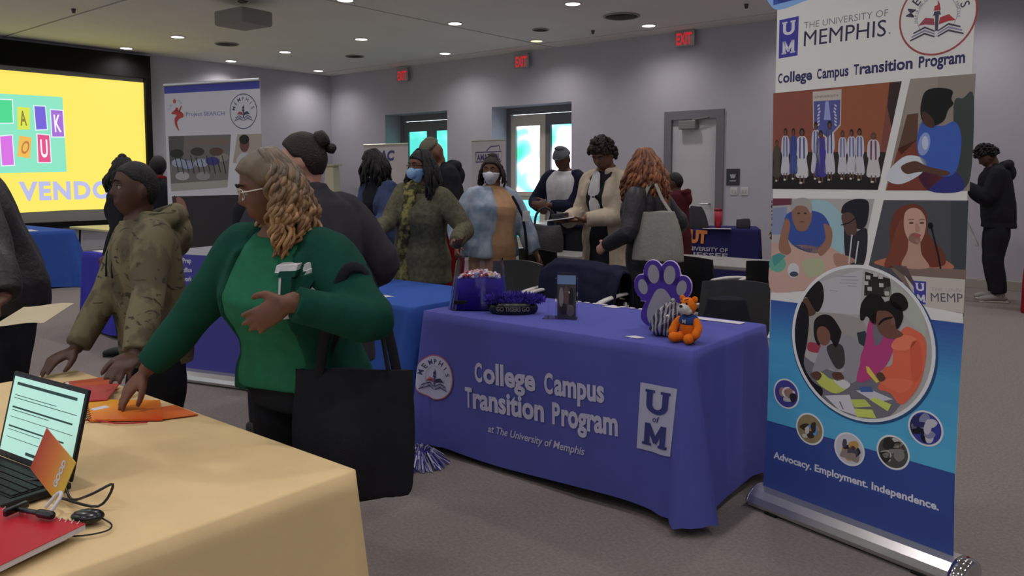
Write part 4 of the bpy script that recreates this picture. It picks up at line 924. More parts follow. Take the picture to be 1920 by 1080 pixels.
def uofm(pr,c,col,of=True,layer=2):
    TL,TR,BR,BL=[np.array(pr.uv(*q)) for q in c]; W=TR-TL; Hh=BL-TL; g=lambda x,y: TL+W*x+Hh*y
    def pl(pts): pr.poly([g(*q) for q in pts],col,layer,px=False)
    for x0,x1 in ((.20,.36),(.64,.80)): pl([(x0,.10),(x1,.10),(x1,.31),(x0,.31)])
    for x0,x1 in ((.16,.42),(.58,.84)): pl([(x0,.08),(x1,.08),(x1,.12),(x0,.12)])
    A=np.linspace(0,pi,14); v=[g(.5+.30*math.cos(a),.30+.13*math.sin(a)) for a in A]+[g(.5+.14*math.cos(a),.29+.07*math.sin(a)) for a in A]
    pr.raw(v,[(i,i+1,15+i,14+i) for i in range(13)],col)
    for x0,x1 in ((.20,.35),(.65,.80)): pl([(x0,.58),(x1,.58),(x1,.90),(x0,.90)])
    for x0,x1 in ((.15,.40),(.60,.85)): pl([(x0,.87),(x1,.87),(x1,.91),(x0,.91)])
    pl([(.20,.58),(.34,.58),(.54,.80),(.47,.88)]); pl([(.66,.58),(.80,.58),(.53,.88),(.46,.80)])
    if of: pr.text('of',g(.40,.545),g(.60,.545),np.linalg.norm(Hh)*.085,col,layer,px=False,shear=.2,bold=.01)
uofm(pr,[(1203,716),(1274,728),(1263,853),(1197,838)],NV)
def seal(pr,c,R,col1,col2,bgc,acc,layer=0,small=True):
    c=np.array(c); A=np.linspace(0,2*pi,40,endpoint=False); pr.poly([c+R*np.array([math.cos(a),math.sin(a)]) for a in A],col1,layer,px=False)
    pr.ring(c,R*.90,R*.95,bgc,layer+1); pr.poly([c+R*.90*np.array([math.cos(a),math.sin(a)]) for a in A],bgc,layer+1,px=False)
    pr.arc_text('MEMPHIS',c,R*.60,math.radians(165),math.radians(15),R*.22,col2,layer+2)
    if small: pr.ring(c,R*.50,R*.515,'#9a9aa8',layer+2)
    g=lambda x,y: c+R*np.array([x,y])
    pl=lambda pts,col: pr.poly([g(*q) for q in pts],col,layer+3,px=False)
    # torch over an open book
    pl([(-.035,-.38),(.035,-.38),(.05,.02),(-.05,.02)],col2); pl([(-.10,.02),(.10,.02),(.07,.12),(-.07,.12)],col2)
    pl([(-.08,.14),(.09,.14),(.06,.30),(.0,.42),(.01,.28),(-.07,.26)],acc)
    for sg in (1,-1):
        for k in range(3):
            pl([(sg*.04,-.36-.07*k),(sg*.30,-.22-.08*k),(sg*(.60+.04*k),-.34-.09*k),(sg*(.60+.04*k),-.38-.09*k),(sg*.30,-.27-.08*k),(sg*.04,-.40-.07*k)],col2 if k!=1 else '#8a8aa0')
        pl([(sg*.05,-.22),(sg*.08,-.05),(sg*.30,.0),(sg*.48,-.18),(sg*.30,-.17)],acc if sg>0 else '#a04050')
seal(pr,pr.uv(822,706),.118,'#b0566a','#3c3c6c','#b4b3d0','#2c2c50')
cl=[o for o in C.objects if o.get('label','').startswith('purple-blue tablecloth')][0]; pr.build('lettering',cl,rough=.8)
# ------------------------------------------------------------------ banners
FABW=mat('banner_fabric','#dcd9d4',rough=.6); ALU=mat('satin_aluminium','#c9c7c5',rough=.28,metal=.85); CHR=mat('chrome','#d0d0d2',rough=.08,metal=1)
P0=np.array([-1.324,3.37]);P1=np.array([-.552,3.169]); BU=(P1-P0)/np.linalg.norm(P1-P0); BW=np.linalg.norm(P1-P0); ang=math.atan2(BU[1],BU[0])
def rollup(label,A,Bp,top,z0=.085,group=None,big=True,backc=None):
    A=np.array(A);Bp=np.array(Bp);U=(Bp-A)/np.linalg.norm(Bp-A);Wd=np.linalg.norm(Bp-A); cc=(A+Bp)/2
    t=thing('banner_stand',label,'banner',(cc[0],cc[1],0),math.atan2(U[1],U[0]),group)
    h=Wd/2
    M().box((-h,0,z0),(h,.002,top)).build('fabric',backc or FABW,t)
    M().tube([(-h,.0,top+.005),(h,.0,top+.005)],.012,n=10,round_=False).build('top_rail',ALU,t)
    M().tube([(0,.03,.05),(0,.02,top)],.01,n=8,round_=False).build('pole',ALU,t)
    prof=[(-.075,.012),(-.082,.03),(-.07,.055),(-.04,.078),(-.008,.088),(.04,.085),(.07,.06),(.082,.03),(.075,.012)]
    M().loft([[(x,y,z) for y,z in prof] for x in (-h-.035,h+.02)]).build('base_housing',ALU,t,smooth=False)
    for sx,x0,x1 in ((-1,-h-.045,-h-.035),(1,h+.02,h+.075)):
        M().loft([[(x,y*k,.045+(z-.045)*k) for y,z in prof] for x,k in ((x0,.8 if sx<0 else 1.03),(x0+.3*(x1-x0),1.05),(x1-.1*(x1-x0),1.05 if sx<0 else .95),(x1,1.0 if sx<0 else .6))]).build('end_cap',CHR,t,smooth=True)
    for x in (-h*.8,h*.8): M().box((x-.03,-.08,0),(x+.03,.10,.012),bev=.004).build('foot',mat('rubber','#151515',rough=.8),t)
    return t
b1_=rollup('tall blue and white roll-up banner of a campus program at right foreground',P0,P1,2.2)
Nn=np.array([BU[1],-BU[0]]); pr=Print((P0[0]+Nn[0]*.001,P0[1]+Nn[1]*.001,0),(BU[0],BU[1],0),(0,0,1),(Nn[0],Nn[1],0),gain=1.38,step=.0002)
W=BW
pr.poly([(0,.088),(W,.088),(W,2.2),(0,2.2)],'#d3d0ca',0,px=False)
pr.smooth([(1450,-60),(1700,-70),(1600,-30),(1520,-2),(1450,16)],'#7aa6dc',1); pr.poly([(1450,-60),(1680,-70),(1590,-34),(1510,-6),(1450,10)],'#2c4ea8',2)
pr.poly([(1461.5,38),(1498,30),(1495.5,104),(1460,110)],'#3a3597',1); uofm(pr,[(1461.5,38),(1498,30),(1495.5,104),(1460,110)],'#c9c7cf',of=False,layer=2)
pr.text('THE UNIVERSITY OF',(1507,54),(1665,30),12,'#77757e',1,bold=-.005); pr.text('MEMPHIS',(1507,87),(1661,67),28,'#33324a',1,bold=.0); pr.ell(1668,62,1.6,1.6,'#77757e',1)
seal(pr,pr.uv(1757,30),.1385,'#a0403e','#4a4654','#d3d0ca','#b0303a',layer=1)
pr.arc_text('INSPIRING COLLEGE CAMPUS PROFILE',pr.uv(1757,30),.072,math.radians(190),math.radians(-10),.009,'#77757e',3)
capline(pr,['College','Campus','Transition','Program'],(1459,156),(1810,117),17,'#33325e',1,bold=.03)
# photograph A: graduates on a stage
pr.poly([(1450,175),(1691,152),(1646,356),(1448,354)],'#7c4334',1)
pr.poly([(1450,177),(1560,166),(1558,300),(1450,305)],'#8a4936',2); pr.poly([(1560,166),(1668,155),(1650,290),(1558,300)],'#94502f',2)
pr.poly([(1449,285),(1661,285),(1646,356),(1448,354)],'#2f2926',3); pr.poly([(1449,330),(1652,332),(1646,356),(1448,354)],'#211e1d',4)
pr.poly([(1668,156),(1691,152),(1672,240),(1664,200)],'#3a2b26',3)
pr.poly([(1524,172),(1578,167),(1577,235),(1552,262),(1525,240)],'#b9aca0',4); pr.poly([(1526,190),(1576,187),(1575,233),(1552,258),(1527,238)],'#4b4f92',5)
for k in range(7):
    for sg in (1,-1): pr.ell(1551+sg*(16-k*.8*(k<3)),198+k*6,3.2,1.6,'#b9b4c0',6,rot=sg*.8)
pr.poly([(1548,190),(1554,190),(1558,225),(1545,225)],'#8c94c4',6); pr.text('UNIVERSITY',(1528,184),(1573,181),4,'#8a7a70',6)
def fig(x,y,h,wd,dress,headc='#3a2a22',stole=None,leg=True,L=5):
    # standing figure in the printed photograph
    pr.smooth([(x-wd*.45,y-h*.80),(x,y-h*.86),(x+wd*.45,y-h*.80),(x+wd*.55,y-h*.55),(x+wd*.42,y-h*.45),(x+wd*.6,y-h*.14),(x,y-h*.10),(x-wd*.6,y-h*.14),(x-wd*.42,y-h*.45),(x-wd*.55,y-h*.55)],dress,L,k=3)
    if leg: pr.poly([(x-wd*.25,y-h*.14),(x-wd*.1,y-h*.14),(x-wd*.12,y),(x-wd*.26,y)],'#6a4636',L).poly([(x+wd*.1,y-h*.14),(x+wd*.25,y-h*.14),(x+wd*.26,y),(x+wd*.12,y)],'#6a4636',L)
    pr.ell(x,y-h*.925,wd*.24,h*.075,headc,L+1); pr.ell(x,y-h*.91,wd*.15,h*.05,'#6b4635',L+2)
    if stole:
        for sg in (1,-1): pr.poly([(x+sg*wd*.10,y-h*.84),(x+sg*wd*.26,y-h*.82),(x+sg*wd*.28,y-h*.46),(x+sg*wd*.14,y-h*.44)],stole,L+2)
    pr.ell(x-wd*.1,y-1,wd*.15,2,'#b9b0aa',L+1)
for a in [(1457,340,78,12,'#4a4238','#3a2a22',None),(1473,338,98,14,'#b7b4bb','#2a1f1a','#4b4f92'),(1488,336,96,13,'#3c4a8c','#2a1f1a','#2c3480'),(1556,338,112,17,'#b8b5bd','#221a16','#4b4f92'),(1530,336,108,15,'#b5b3ba','#221a16','#4b4f92'),(1580,336,92,15,'#b7b4b9','#4a352a','#565a9a'),(1597,336,94,16,'#bab7bb','#2a1f1a','#565a9a'),(1612,338,98,16,'#b6b3ba','#1d1613','#4b4f92'),(1504,344,104,20,'#c0bdc0','#2a1f1a','#4b4f92'),(1539,342,98,18,'#3b3390','#2a1f1a',None),(1638,342,94,22,'#bfb8b6','#5a4238','#6a3a5a')]: fig(*a[:5],headc=a[5],stole=a[6])
# photograph B: seated student in blue
pr.poly([(1707,148),(1830,138),(1818,358),(1660,357)],'#8b7e72',1); pr.poly([(1707,148),(1760,144),(1752,230),(1693,235)],'#94877b',2)
pr.poly([(1701,215),(1722,212),(1720,262),(1690,290),(1684,280)],'#5e3f2e',3); pr.smooth([(1788,200),(1806,184),(1826,182),(1820,330),(1796,340)],'#3a423e',2)
pr.poly([(1684,278),(1720,262),(1770,330),(1740,357),(1662,357)],'#7a3626',3)
pr.smooth([(1733,222),(1742,232),(1768,236),(1790,228),(1802,250),(1801,290),(1790,325),(1764,330),(1735,312),(1720,280),(1722,246)],'#2b55b0',4)
pr.smooth([(1722,310),(1790,320),(1806,357),(1740,357)],'#262a78',3); pr.ell(1733,270,11,22,'#7f93c8',5,rot=.2); pr.ell(1735,268,6,13,'#b3bcd6',6)
pr.smooth([(1668,318),(1700,292),(1736,300),(1728,325),(1690,345),(1664,338)],'#c4c7cd',4); pr.smooth([(1690,312),(1716,302),(1740,312),(1780,322),(1770,330),(1730,322),(1700,326)],'#5a3a2c',5)
pr.smooth([(1728,190),(1735,172),(1752,165),(1776,166),(1787,172),(1784,185),(1788,195),(1778,206),(1770,226),(1750,236),(1731,228),(1726,210)],'#1a1817',5); pr.smooth([(1730,210),(1742,214),(1752,228),(1750,240),(1732,232)],'#4a3026',6)
# photograph C: two people at a craft table
pr.poly([(1448.6,372),(1640,373),(1614,495),(1446,548)],'#a8a29e',1); pr.poly([(1449,390),(1476,388),(1474,440),(1447,440)],'#7c86a4',2)
pr.poly([(1449,372),(1485,372),(1484,384),(1449,386)],'#6a3040',3); pr.smooth([(1520,378),(1556,380),(1586,420),(1584,470),(1560,476),(1540,440),(1524,410)],'#8fb4bc',2); pr.poly([(1447,455),(1556,462),(1612,497),(1530,545),(1446,548)],'#bb9686',3)
pr.smooth([(1447,480),(1478,462),(1520,460),(1560,475),(1570,505),(1510,540),(1447,546)],'#c09a88',4)
pr.smooth([(1472,408),(1486,396),(1512,394),(1540,400),(1555,420),(1556,440),(1540,470),(1520,474),(1490,462),(1474,440)],'#2c4a98',4)
pr.smooth([(1472,412),(1482,420),(1478,450),(1484,470),(1474,478),(1460,464)],'#95664f',5); pr.smooth([(1545,420),(1560,430),(1558,460),(1540,480),(1534,468),(1548,448)],'#95664f',5)
pr.ell(1504,402,19,30,'#8c6350',5); pr.smooth([(1484,396),(1486,378),(1500,371),(1516,373),(1523,388),(1520,400),(1512,388),(1495,386)],'#9c9690',6); pr.ell(1504,425,12,9,'#8c6350',6)
for x in (1498,1510): pr.ell(x,400,3,1.5,'#3a2a24',6)
pr.ell(1504,416,5,1.5,'#7a3f3a',6)
pr.smooth([(1584,420),(1600,436),(1626,430),(1620,495),(1592,494),(1584,470)],'#2b2b30',5); pr.smooth([(1578,400),(1582,384),(1600,374),(1622,374),(1630,385),(1625,420),(1612,430),(1598,420),(1592,400)],'#23232a',6)
pr.smooth([(1578,405),(1592,398),(1604,410),(1606,438),(1592,442),(1584,430)],'#5c4238',7); pr.line([(1577,422),(1592,418),(1606,408)],.004,'#15151a',8)
for q in ((1598,440,1592,494),(1610,452,1604,494)): pr.line([(q[0],q[1]),(q[2],q[3])],.006,'#b9b8bc',8)
pr.ell(1458,495,16,15,'#5aa58c',5); pr.poly([(1448,480),(1462,474),(1474,480),(1452,500)],'#3f8f8a',6); pr.ell(1488,507,11,14,'#c3c2c4',6); pr.ell(1489,514,8,5,'#3a4a58',7); pr.smooth([(1505,490),(1540,486),(1545,510),(1515,520)],'#a9ad84',5)
pr.smooth([(1564,476),(1590,480),(1604,490),(1570,500)],'#a57866',6)
# photograph D: speaker at a lectern
pr.poly([(1657,375),(1816,376),(1807,588),(1629,497)],'#4b4b50',1); pr.poly([(1783,376),(1816,376),(1811,505),(1783,503)],'#3a4244',2)
pr.smooth([(1640,494),(1660,484),(1690,478),(1740,478),(1770,486),(1786,504),(1700,506)],'#b26a4c',3)
pr.smooth([(1672,480),(1668,430),(1680,396),(1700,384),(1722,384),(1737,400),(1742,440),(1768,470),(1772,496),(1742,500),(1720,480),(1700,490),(1674,490)],'#6e3322',4)
pr.smooth([(1660,500),(1668,470),(1690,410),(1706,450),(1700,495)],'#7a3c26',5); pr.smooth([(1692,500),(1702,470),(1706,440),(1724,440),(1728,475),(1742,502)],'#b58a74',6)
pr.smooth([(1697,400),(1710,390),(1726,394),(1736,412),(1734,438),(1722,458),(1706,452),(1696,430)],'#c1937f',6)
for x in (1709,1729): pr.ell(x,418,4.5,1.8,'#4a2c24',7); pr.line([(x-5,413),(x,411),(x+5,412)],.0025,'#5a3426',7)
pr.smooth([(1711,441),(1720,438),(1728,441),(1720,446)],'#a05048',7); pr.smooth([(1717,420),(1722,420),(1725,433),(1717,434)],'#ad7f6b',7)
pr.line([(1745,420),(1760,480),(1764,504)],.006,'#17171a',7); pr.ell(1745,423,5,6,'#141416',7)
pr.poly([(1666,498),(1812,506),(1808,594),(1730,580),(1714,552)],'#7a6459',5); pr.poly([(1670,497),(1700,499),(1730,560),(1700,520)],'#5a4a46',6)
pr.poly([(1695,516),(1810,524),(1807,587),(1726,575)],'#b9b1a6',6); pr.poly([(1712,526),(1737,528),(1736,571),(1716,568)],'#3a3597',7); uofm(pr,[(1712,526),(1737,528),(1736,571),(1716,569)],'#c9c7cf',of=False,layer=8)
pr.text('MEMP',(1746,565),(1806,567),16,'#55525e',7,bold=0); pr.text('THE UNIV',(1746,546),(1804,548),7,'#9a948e',7,bold=-.01)
# blue lower field
def grad_field(rows):
    for (a,b,c1,c2,n) in rows:
        for i in range(n):
            f0,f1=i/n,(i+1)/n; mix=lambda f:[(a[0][0]*(1-f)+b[0][0]*f,a[0][1]*(1-f)+b[0][1]*f),(a[1][0]*(1-f)+b[1][0]*f,a[1][1]*(1-f)+b[1][1]*f)]
            q0=mix(f0);q1=mix(min(f1,1)); t=(i+.5)/n; col='#%02x%02x%02x'%tuple(int(int(c1[k:k+2],16)*(1-t)+int(c2[k:k+2],16)*t) for k in (1,3,5)); pr.poly([q0[0],q0[1],q1[1],q1[0]],col,9)
g0=[pr.uv(1446,562),pr.uv(1806,606)]
pr.poly([(1446,549),(1500,548),(1560,556),(1720,572),(1806,588),(1806,606),(1446,562)],'#d3d0ca',8)
grad_field([([(1446,562),(1808,607)],[(1443,640),(1800,720)],'#2b4f9c','#2c93c4',14),([(1443,640),(1800,720)],[(1439,790),(1791,889)],'#2c93c4','#3aa6cf',4),([(1439,788),(1791,888)],[(1430,926),(1788,1060)],'#2b4590','#2a3f86',2)])
# big round photograph, clipped by layering: everything inside drawn in an ellipse of print space
c0=np.array(pr.uv(1610,643)); RX=abs(pr.uv(1743,650)[0]-pr.uv(1476,636)[0])/2; RY=abs(pr.uv(1608,496)[1]-pr.uv(1612,789)[1])/2
def disc(c,rx,ry,col,L,n=64): pr.raw([(c[0]+rx*math.cos(a),c[1]+ry*math.sin(a)) for a in np.linspace(0,2*pi,n,endpoint=False)],[tuple(range(n))],col,L)
def clipped(pts,col,L,sm=True,c=None,rx=None,ry=None):
    c=c0 if c is None else c; rx=rx or RX*.955; ry=ry or RY*.955
    P=[np.array(q,float) for q in pts]
    if sm:
        out=[];n=len(P)
        for i in range(n):
            p0,p1,p2,p3=P[i-1],P[i],P[(i+1)%n],P[(i+2)%n]
            for j in range(4):
                t=j/4; out.append(.5*((2*p1)+(-p0+p2)*t+(2*p0-5*p1+4*p2-p3)*t*t+(-p0+3*p1-3*p2+p3)*t**3))
        P=out
    Q=[]
    for q in P:
        u=np.array(pr.uv(*q)); d=(u-c)/np.array([rx,ry]); r=np.linalg.norm(d)
        if r>1: u=c+(u-c)/r
        Q.append(u)
    pr.poly(Q,col,L,px=False)
disc(c0+np.array([.004,-.006]),RX*1.02,RY*1.01,'#1f4a78',10); disc(c0,RX,RY,'#d3d3d3',11); disc(c0,RX*.955,RY*.96,'#a7a2a0',12)
Z=lambda x,y:(1440+x/2.571,480+y/2.571)
CP=lambda pts,col,L,sm=True: clipped([Z(*q) for q in pts],col,L,sm)
CP([(200,90),(460,62),(445,285),(210,265)],'#b2aeb0',13,False); CP([(470,75),(590,110),(600,200),(465,190)],'#2c2826',13,False)
for x,y in ((485,103),(545,100),(475,130),(548,140),(492,158),(575,180),(520,90)): CP([(x-11,y-10),(x+10,y-9),(x+11,y+10),(x-10,y+9)],'#b5b0a8',14,False)
for k,(x0,x1,y) in enumerate(((330,430,95),(355,435,112),(350,430,128),(385,430,142),(300,335,165))): CP([(x0,y),(x1,y+3),(x1,y+6),(x0,y+3)],'#8a8890',14,False)
CP([(200,280),(440,300),(480,400),(440,460),(240,440),(190,420)],'#98928c',13); CP([(560,180),(620,150),(740,260),(760,400),(700,330)],'#a8aca0',13)
CP([(200,415),(255,430),(250,465),(195,455)],'#a03048',14); CP([(430,370),(470,360),(490,400),(470,440),(440,420)],'#2f3a44',14,False)
CP([(150,470),(230,520),(340,560),(480,560),(640,640),(650,700),(560,790),(400,800),(250,700),(180,600)],'#6e6a74',14)
CP([(105,250),(130,205),(180,230),(200,300),(190,420),(175,520),(215,600),(265,640),(250,680),(180,610),(110,460)],'#1d1c20',15); CP([(145,190),(165,130),(215,110),(260,130),(272,190),(262,240),(240,270),(215,240),(190,200),(160,205)],'#1f1b1a',16); CP([(172,210),(195,205),(225,240),(232,275),(200,290),(175,265)],'#5a3d30',15)
CP([(215,560),(240,480),(260,430),(300,400),(350,380),(400,385),(450,430),(460,480),(440,520),(440,590),(390,615),(350,590),(370,540),(330,555),(300,540),(250,560)],'#8e8b92',16); CP([(285,440),(330,420),(365,440),(372,520),(340,545),(310,510)],'#3c3a38',17)
CP([(222,350),(230,305),(265,282),(310,292),(350,350),(355,380),(330,440),(300,400),(260,420),(245,430),(228,400)],'#211b1b',17); CP([(238,380),(245,345),(275,340),(300,370),(300,410),(280,430),(252,420)],'#7b5040',18)
CP([(228,560),(260,560),(300,590),(345,600),(390,630),(330,662),(270,635),(235,600)],'#bcc54a',17); CP([(320,600),(365,595),(400,620),(370,640)],'#c8c6c4',18); CP([(205,570),(240,555),(262,575),(240,600)],'#5c3c30',18); CP([(310,565),(350,560),(370,590),(330,600)],'#5c3c30',18)
CP([(450,480),(470,420),(490,310),(540,300),(600,370),(620,380),(600,470),(560,540),(480,600),(430,600),(445,520)],'#b32a74',17); CP([(510,330),(545,330),(555,400),(520,430)],'#6c6a74',18)
CP([(446,300),(452,230),(490,185),(540,190),(568,230),(550,250),(520,330),(480,290),(462,310)],'#1d1919',18); CP([(490,300),(520,270),(540,300),(530,330),(505,325)],'#5a3c30',18)
CP([(545,600),(560,540),(600,520),(610,420),(660,345),(700,350),(755,390),(765,470),(740,600),(690,680),(640,715),(590,660),(535,640)],'#dc5a34',19); CP([(600,420),(650,380),(720,400),(680,450),(610,450)],'#e8704a',20); CP([(540,600),(640,590),(700,610),(640,660)],'#e26640',20); CP([(690,430),(735,420),(745,560),(700,600)],'#d2502c',20)
CP([(525,320),(530,265),(560,240),(610,250),(625,300),(620,345),(655,380),(600,400),(560,385),(535,360)],'#6e4838',20); CP([(528,262),(560,225),(600,215),(640,240),(655,290),(640,335),(622,350),(612,300),(585,268),(545,262)],'#1e1919',21); CP([(590,225),(600,185),(640,178),(672,210),(675,250),(640,265)],'#1e1919',21); CP([(535,325),(560,300),(600,292),(600,300),(562,312),(540,332)],'#1a1616',22); CP([(595,300),(612,300),(615,325),(600,330)],'#7a5242',21)
CP([(475,530),(490,535),(540,605),(525,612),(480,560)],'#d6bc3a',21,False); CP([(525,570),(550,560),(570,590),(545,605)],'#5c3c30',22)
CP([(275,672),(395,668),(430,770),(340,755)],'#c2c0c6',16,False); CP([(345,700),(350,700),(366,738),(362,738)],'#4a4650',17,False); CP([(400,690),(470,690),(500,725),(420,730)],'#b8c64a',17,False); CP([(418,735),(505,740),(525,782),(430,780)],'#c2d04c',17,False); CP([(425,648),(500,645),(605,690),(520,705)],'#bdbcc6',16,False); CP([(490,690),(520,682),(597,715),(580,748)],'#c2d04c',18,False); CP([(440,630),(500,628),(510,655),(450,655)],'#3a5a98',17,False)
# small round photographs
r_=np.random.RandomState(3)
for (cx_,cy_,rx_,pal) in ((1475,738,24,['#3c3a8c','#b0a8a6','#9a7260','#2a2630','#c8c4c4']),(1519,804,26,['#8a7a50','#b9b4a8','#4a8ac0','#3a3024','#c08a50']),(1593,842,28.5,['#b9b8c0','#b98a3c','#4a4454','#8a7a70','#2a2a30']),(1675,848,31,['#4a4a48','#b0aca4','#2e2a2a','#7a7670','#5a4a44']),(1736,803,33,['#2c3490','#1c1c28','#7a7ea0','#b4b2bc','#2a2a60'])):
    cc=np.array(pr.uv(cx_,cy_)); rr_=abs(pr.uv(cx_+rx_,cy_+ (.37*rx_))[0]-pr.uv(cx_-rx_,cy_-(.37*rx_))[0])/2
    disc(cc,rr_,rr_*1.02,'#cfcfd2',13,40); disc(cc,rr_*.89,rr_*.91,pal[0],14,40)
    for k in range(11):
        a,b_=r_.uniform(-.6,.6,2)*rx_; w_,h_=r_.uniform(.15,.5,2)*rx_
        pts=[(cx_+a+w_*math.cos(t)*r_.uniform(.7,1.2),cy_+b_+h_*math.sin(t)*r_.uniform(.7,1.2)) for t in np.linspace(0,2*pi,7,endpoint=False)]
        clipped(pts,pal[1+k%4],15+k//2,True,cc,rr_*.87,rr_*.89)
pr.text('Advocacy. Employment. Independence.',(1451,858),(1761,957),12,'#c6c6d2',12,bold=.03)
pr.build('printed_artwork',b1_,rough=.5)
# banner of the job-training program
A=np.array([-5.516,2.84]);Bq=np.array([-4.698,3.073]); b2_=rollup('white roll-up banner with purple stripe and red dancing figure behind the near woman',A,Bq,2.09)
U2=(Bq-A)/np.linalg.norm(Bq-A); N2=np.array([U2[1],-U2[0]]); pr=Print((A[0]+N2[0]*.001,A[1]+N2[1]*.001,0),(U2[0],U2[1],0),(0,0,1),(N2[0],N2[1],0)); W2=np.linalg.norm(Bq-A)
pr.poly([(0,.088),(W2,.088),(W2,2.09),(0,2.09)],'#c8c6ca',0,px=False); pr.poly([(0,2.035),(W2,2.035),(W2,2.09),(0,2.09)],'#3d42a8',1,px=False)
Y=lambda x,y:(300+x/2.84,140+y/2.84)
pr.smooth([Y(84,185),Y(96,190),Y(122,205),Y(125,225),Y(105,235),Y(92,255),Y(102,300),Y(82,270),Y(78,235),Y(88,215),Y(60,208)],'#b8322c',1); pr.poly([Y(96,200),Y(112,165),Y(117,166),Y(106,205)],'#b8322c',1); pr.ell(*Y(90,186),3,4,'#b8322c',1); pr.ell(*Y(78,142),3,4,'#c0503c',1)
for x,y in ((58,165),(48,185),(102,140),(112,150)): pr.ell(*Y(x,y),2.5,2.2,'#aeb4bc',1)
pr.text('Project SEARCH',Y(138,220),Y(345,216),7,'#8080b0',1,bold=.02)
seal(pr,pr.uv(*Y(444,195)),.118,'#3c4468','#3c4468','#c8c6ca','#3c4468',layer=1)
pr.poly([Y(45,328),Y(378,318),Y(372,420),Y(360,600),Y(60,622)],'#6f6a66',1); pr.poly([Y(45,328),Y(130,326),Y(120,470),Y(55,480)],'#55524e',2); pr.poly([Y(140,345),Y(365,335),Y(362,375),Y(140,372)],'#7a665a',2)
for k,(x,y,c) in enumerate(((100,470,'#9aa0b4'),(150,480,'#8b93ac'),(220,470,'#9a9fb0'),(280,460,'#3a3480'),(330,440,'#8c8478'),(120,540,'#a4a2a0'),(230,540,'#8e8a88'),(300,410,'#5a4030'),(200,410,'#3a342e'),(90,420,'#2e2c2a'))): pr.ell(*Y(x,y),13,8,c,3+k%2)
for k in range(10): pr.line([Y(80+k*28,430+10*(k%3)),Y(100+k*28,520+8*(k%2))],.008,'#2c2a2c',5)
pr.poly([Y(60,580),Y(362,560),Y(360,600),Y(60,622)],'#a09a90',2)
pr.poly([Y(412,318),Y(542,314),Y(545,480),Y(388,470)],'#a8988c',1); pr.ell(*Y(450,370),9,15,'#6b4436',2); pr.ell(*Y(449,345),9.5,9,'#2a201c',3); pr.smooth([Y(410,470),Y(425,425),Y(450,415),Y(480,425),Y(500,470)],'#b9b4b8',2)
pr.poly([Y(64,648),Y(420,640),Y(400,900),Y(90,930)],'#2b2527',1); pr.ell(*Y(105,725),14,26,'#96604c',2,rot=-.1); pr.ell(*Y(120,770),6,3,'#b08078',3); pr.ell(*Y(78,700),4,20,'#3a2a24',3)
pr.poly([(0,.088),(W2,.088),(W2,.90),(0,.905)],'#3b3a98',1,px=False)
pr.text('Prep',(343,493),(359,493),9,'#c4c2d4',2,bold=.03)
for k,tx in enumerate(('office','work')): pr.text(tx,(343,510+17*k),(360,510+17*k),8,'#c4c2d4',2,bold=.03)
for k in range(6): pr.line([(345,543+k*11),(362,543+k*11)],.012,'#b5b3c8',2)
pr.build('printed_artwork',b2_,rough=.5)
# two far banners
GB=mat('pale_banner','#b5aeb2',rough=.7)
t=rollup('pale grey roll-up banner with navy letters left of the far glazed doors',(-11.30,9.5),(-10.14,9.5),2.02,backc=GB)
pr=Print((-11.30,9.499,0),(1,0,0),(0,0,1),(0,-1,0)); pr.text('DAC',(699,301),(740,300),17,'#3a3a78',0,bold=.05,shear=.15); pr.ell(691,292,3.5,6,'#7a7690',0); pr.ell(691,292,1.5,7.5,'#7a7690',1); pr.build('printed_artwork',t)
t=rollup('pale roll-up banner with boxed navy lettering beside the bright glazed doors',(-9.58,10.5),(-8.80,10.5),2.08,backc=GB)
pr=Print((-9.58,10.499,0),(1,0,0),(0,0,1),(0,-1,0)); pr.line([(892,286),(940,284),(940,302),(892,304),(892,286)],.02,'#44446e',0); pr.text('AMATROL',(894,301),(938,299),11,'#44446e',0,bold=.04); pr.line([(912,283),(920,275),(936,273),(938,283)],.02,'#44446e',0)
pr.poly([(900,355),(950,353),(958,440),(912,442)],'#8a8278',0); pr.line([(915,323),(946,321)],.02,'#8a869a',0); pr.line([(910,343),(946,341)],.02,'#8a869a',0); pr.build('printed_artwork',t)
# ------------------------------------------------------------------ chairs
SHELL=mat('chair_shell','#1c1c1f',rough=.5); WARM=mat('arm_white','#c9c6c2',rough=.35)
def chair(label,x,y,head,shell=None,group='black armchairs with white arms'):
    sh=shell or SHELL
    t=thing('armchair',label,'chair',(x,y,0),math.radians(head-90),group)
    m=M(); rows=[]
    for i in range(9):
        u=i/8; z=.50+u*.36; y_=-.20-.07*u-.02*math.sin(u*3); row=[(xx,y_+.055*(xx/.24)**2,z-.02*(xx/.24)**2*(u>.8)) for xx in np.linspace(-.24+.02*u,.24-.02*u,9)]; rows.append(row)
    front=[[(p[0],p[1],p[2]) for p in r]+[(p[0],p[1]-.016,p[2]) for p in r[::-1]] for r in rows]; m.loft(front); m.build('backrest',sh,t,smooth=False)
    M().box((-.24,-.20,.43),(.24,.24,.465),bev=.015).build('seat',sh,t)
    for sx in (-1,1):
        M().tube([(sx*.27,.20,.01),(sx*.265,.20,.44),(sx*.28,.19,.66)],.013,n=8,sub=2).build('leg',WARM,t,smooth=True)
        M().tube([(sx*.27,-.26,.01),(sx*.265,-.20,.44),(sx*.26,-.24,.64)],.013,n=8,sub=2).build('leg',WARM,t,smooth=True)
        M().tube([(sx*.25,-.27,.70),(sx*.27,-.12,.705),(sx*.285,.08,.69),(sx*.285,.23,.645)],[.016,.02,.022,.016],n=10,side=(1,0,0),ratio=.6,sub=3).build('armrest',WARM,t,smooth=True)
    M().tube([(-.265,.18,.42),(.265,.18,.42)],.01,n=6).build('crossbar',WARM,t)
    return t
GSH=mat('chair_shell_grey','#3b3a3a',rough=.4)
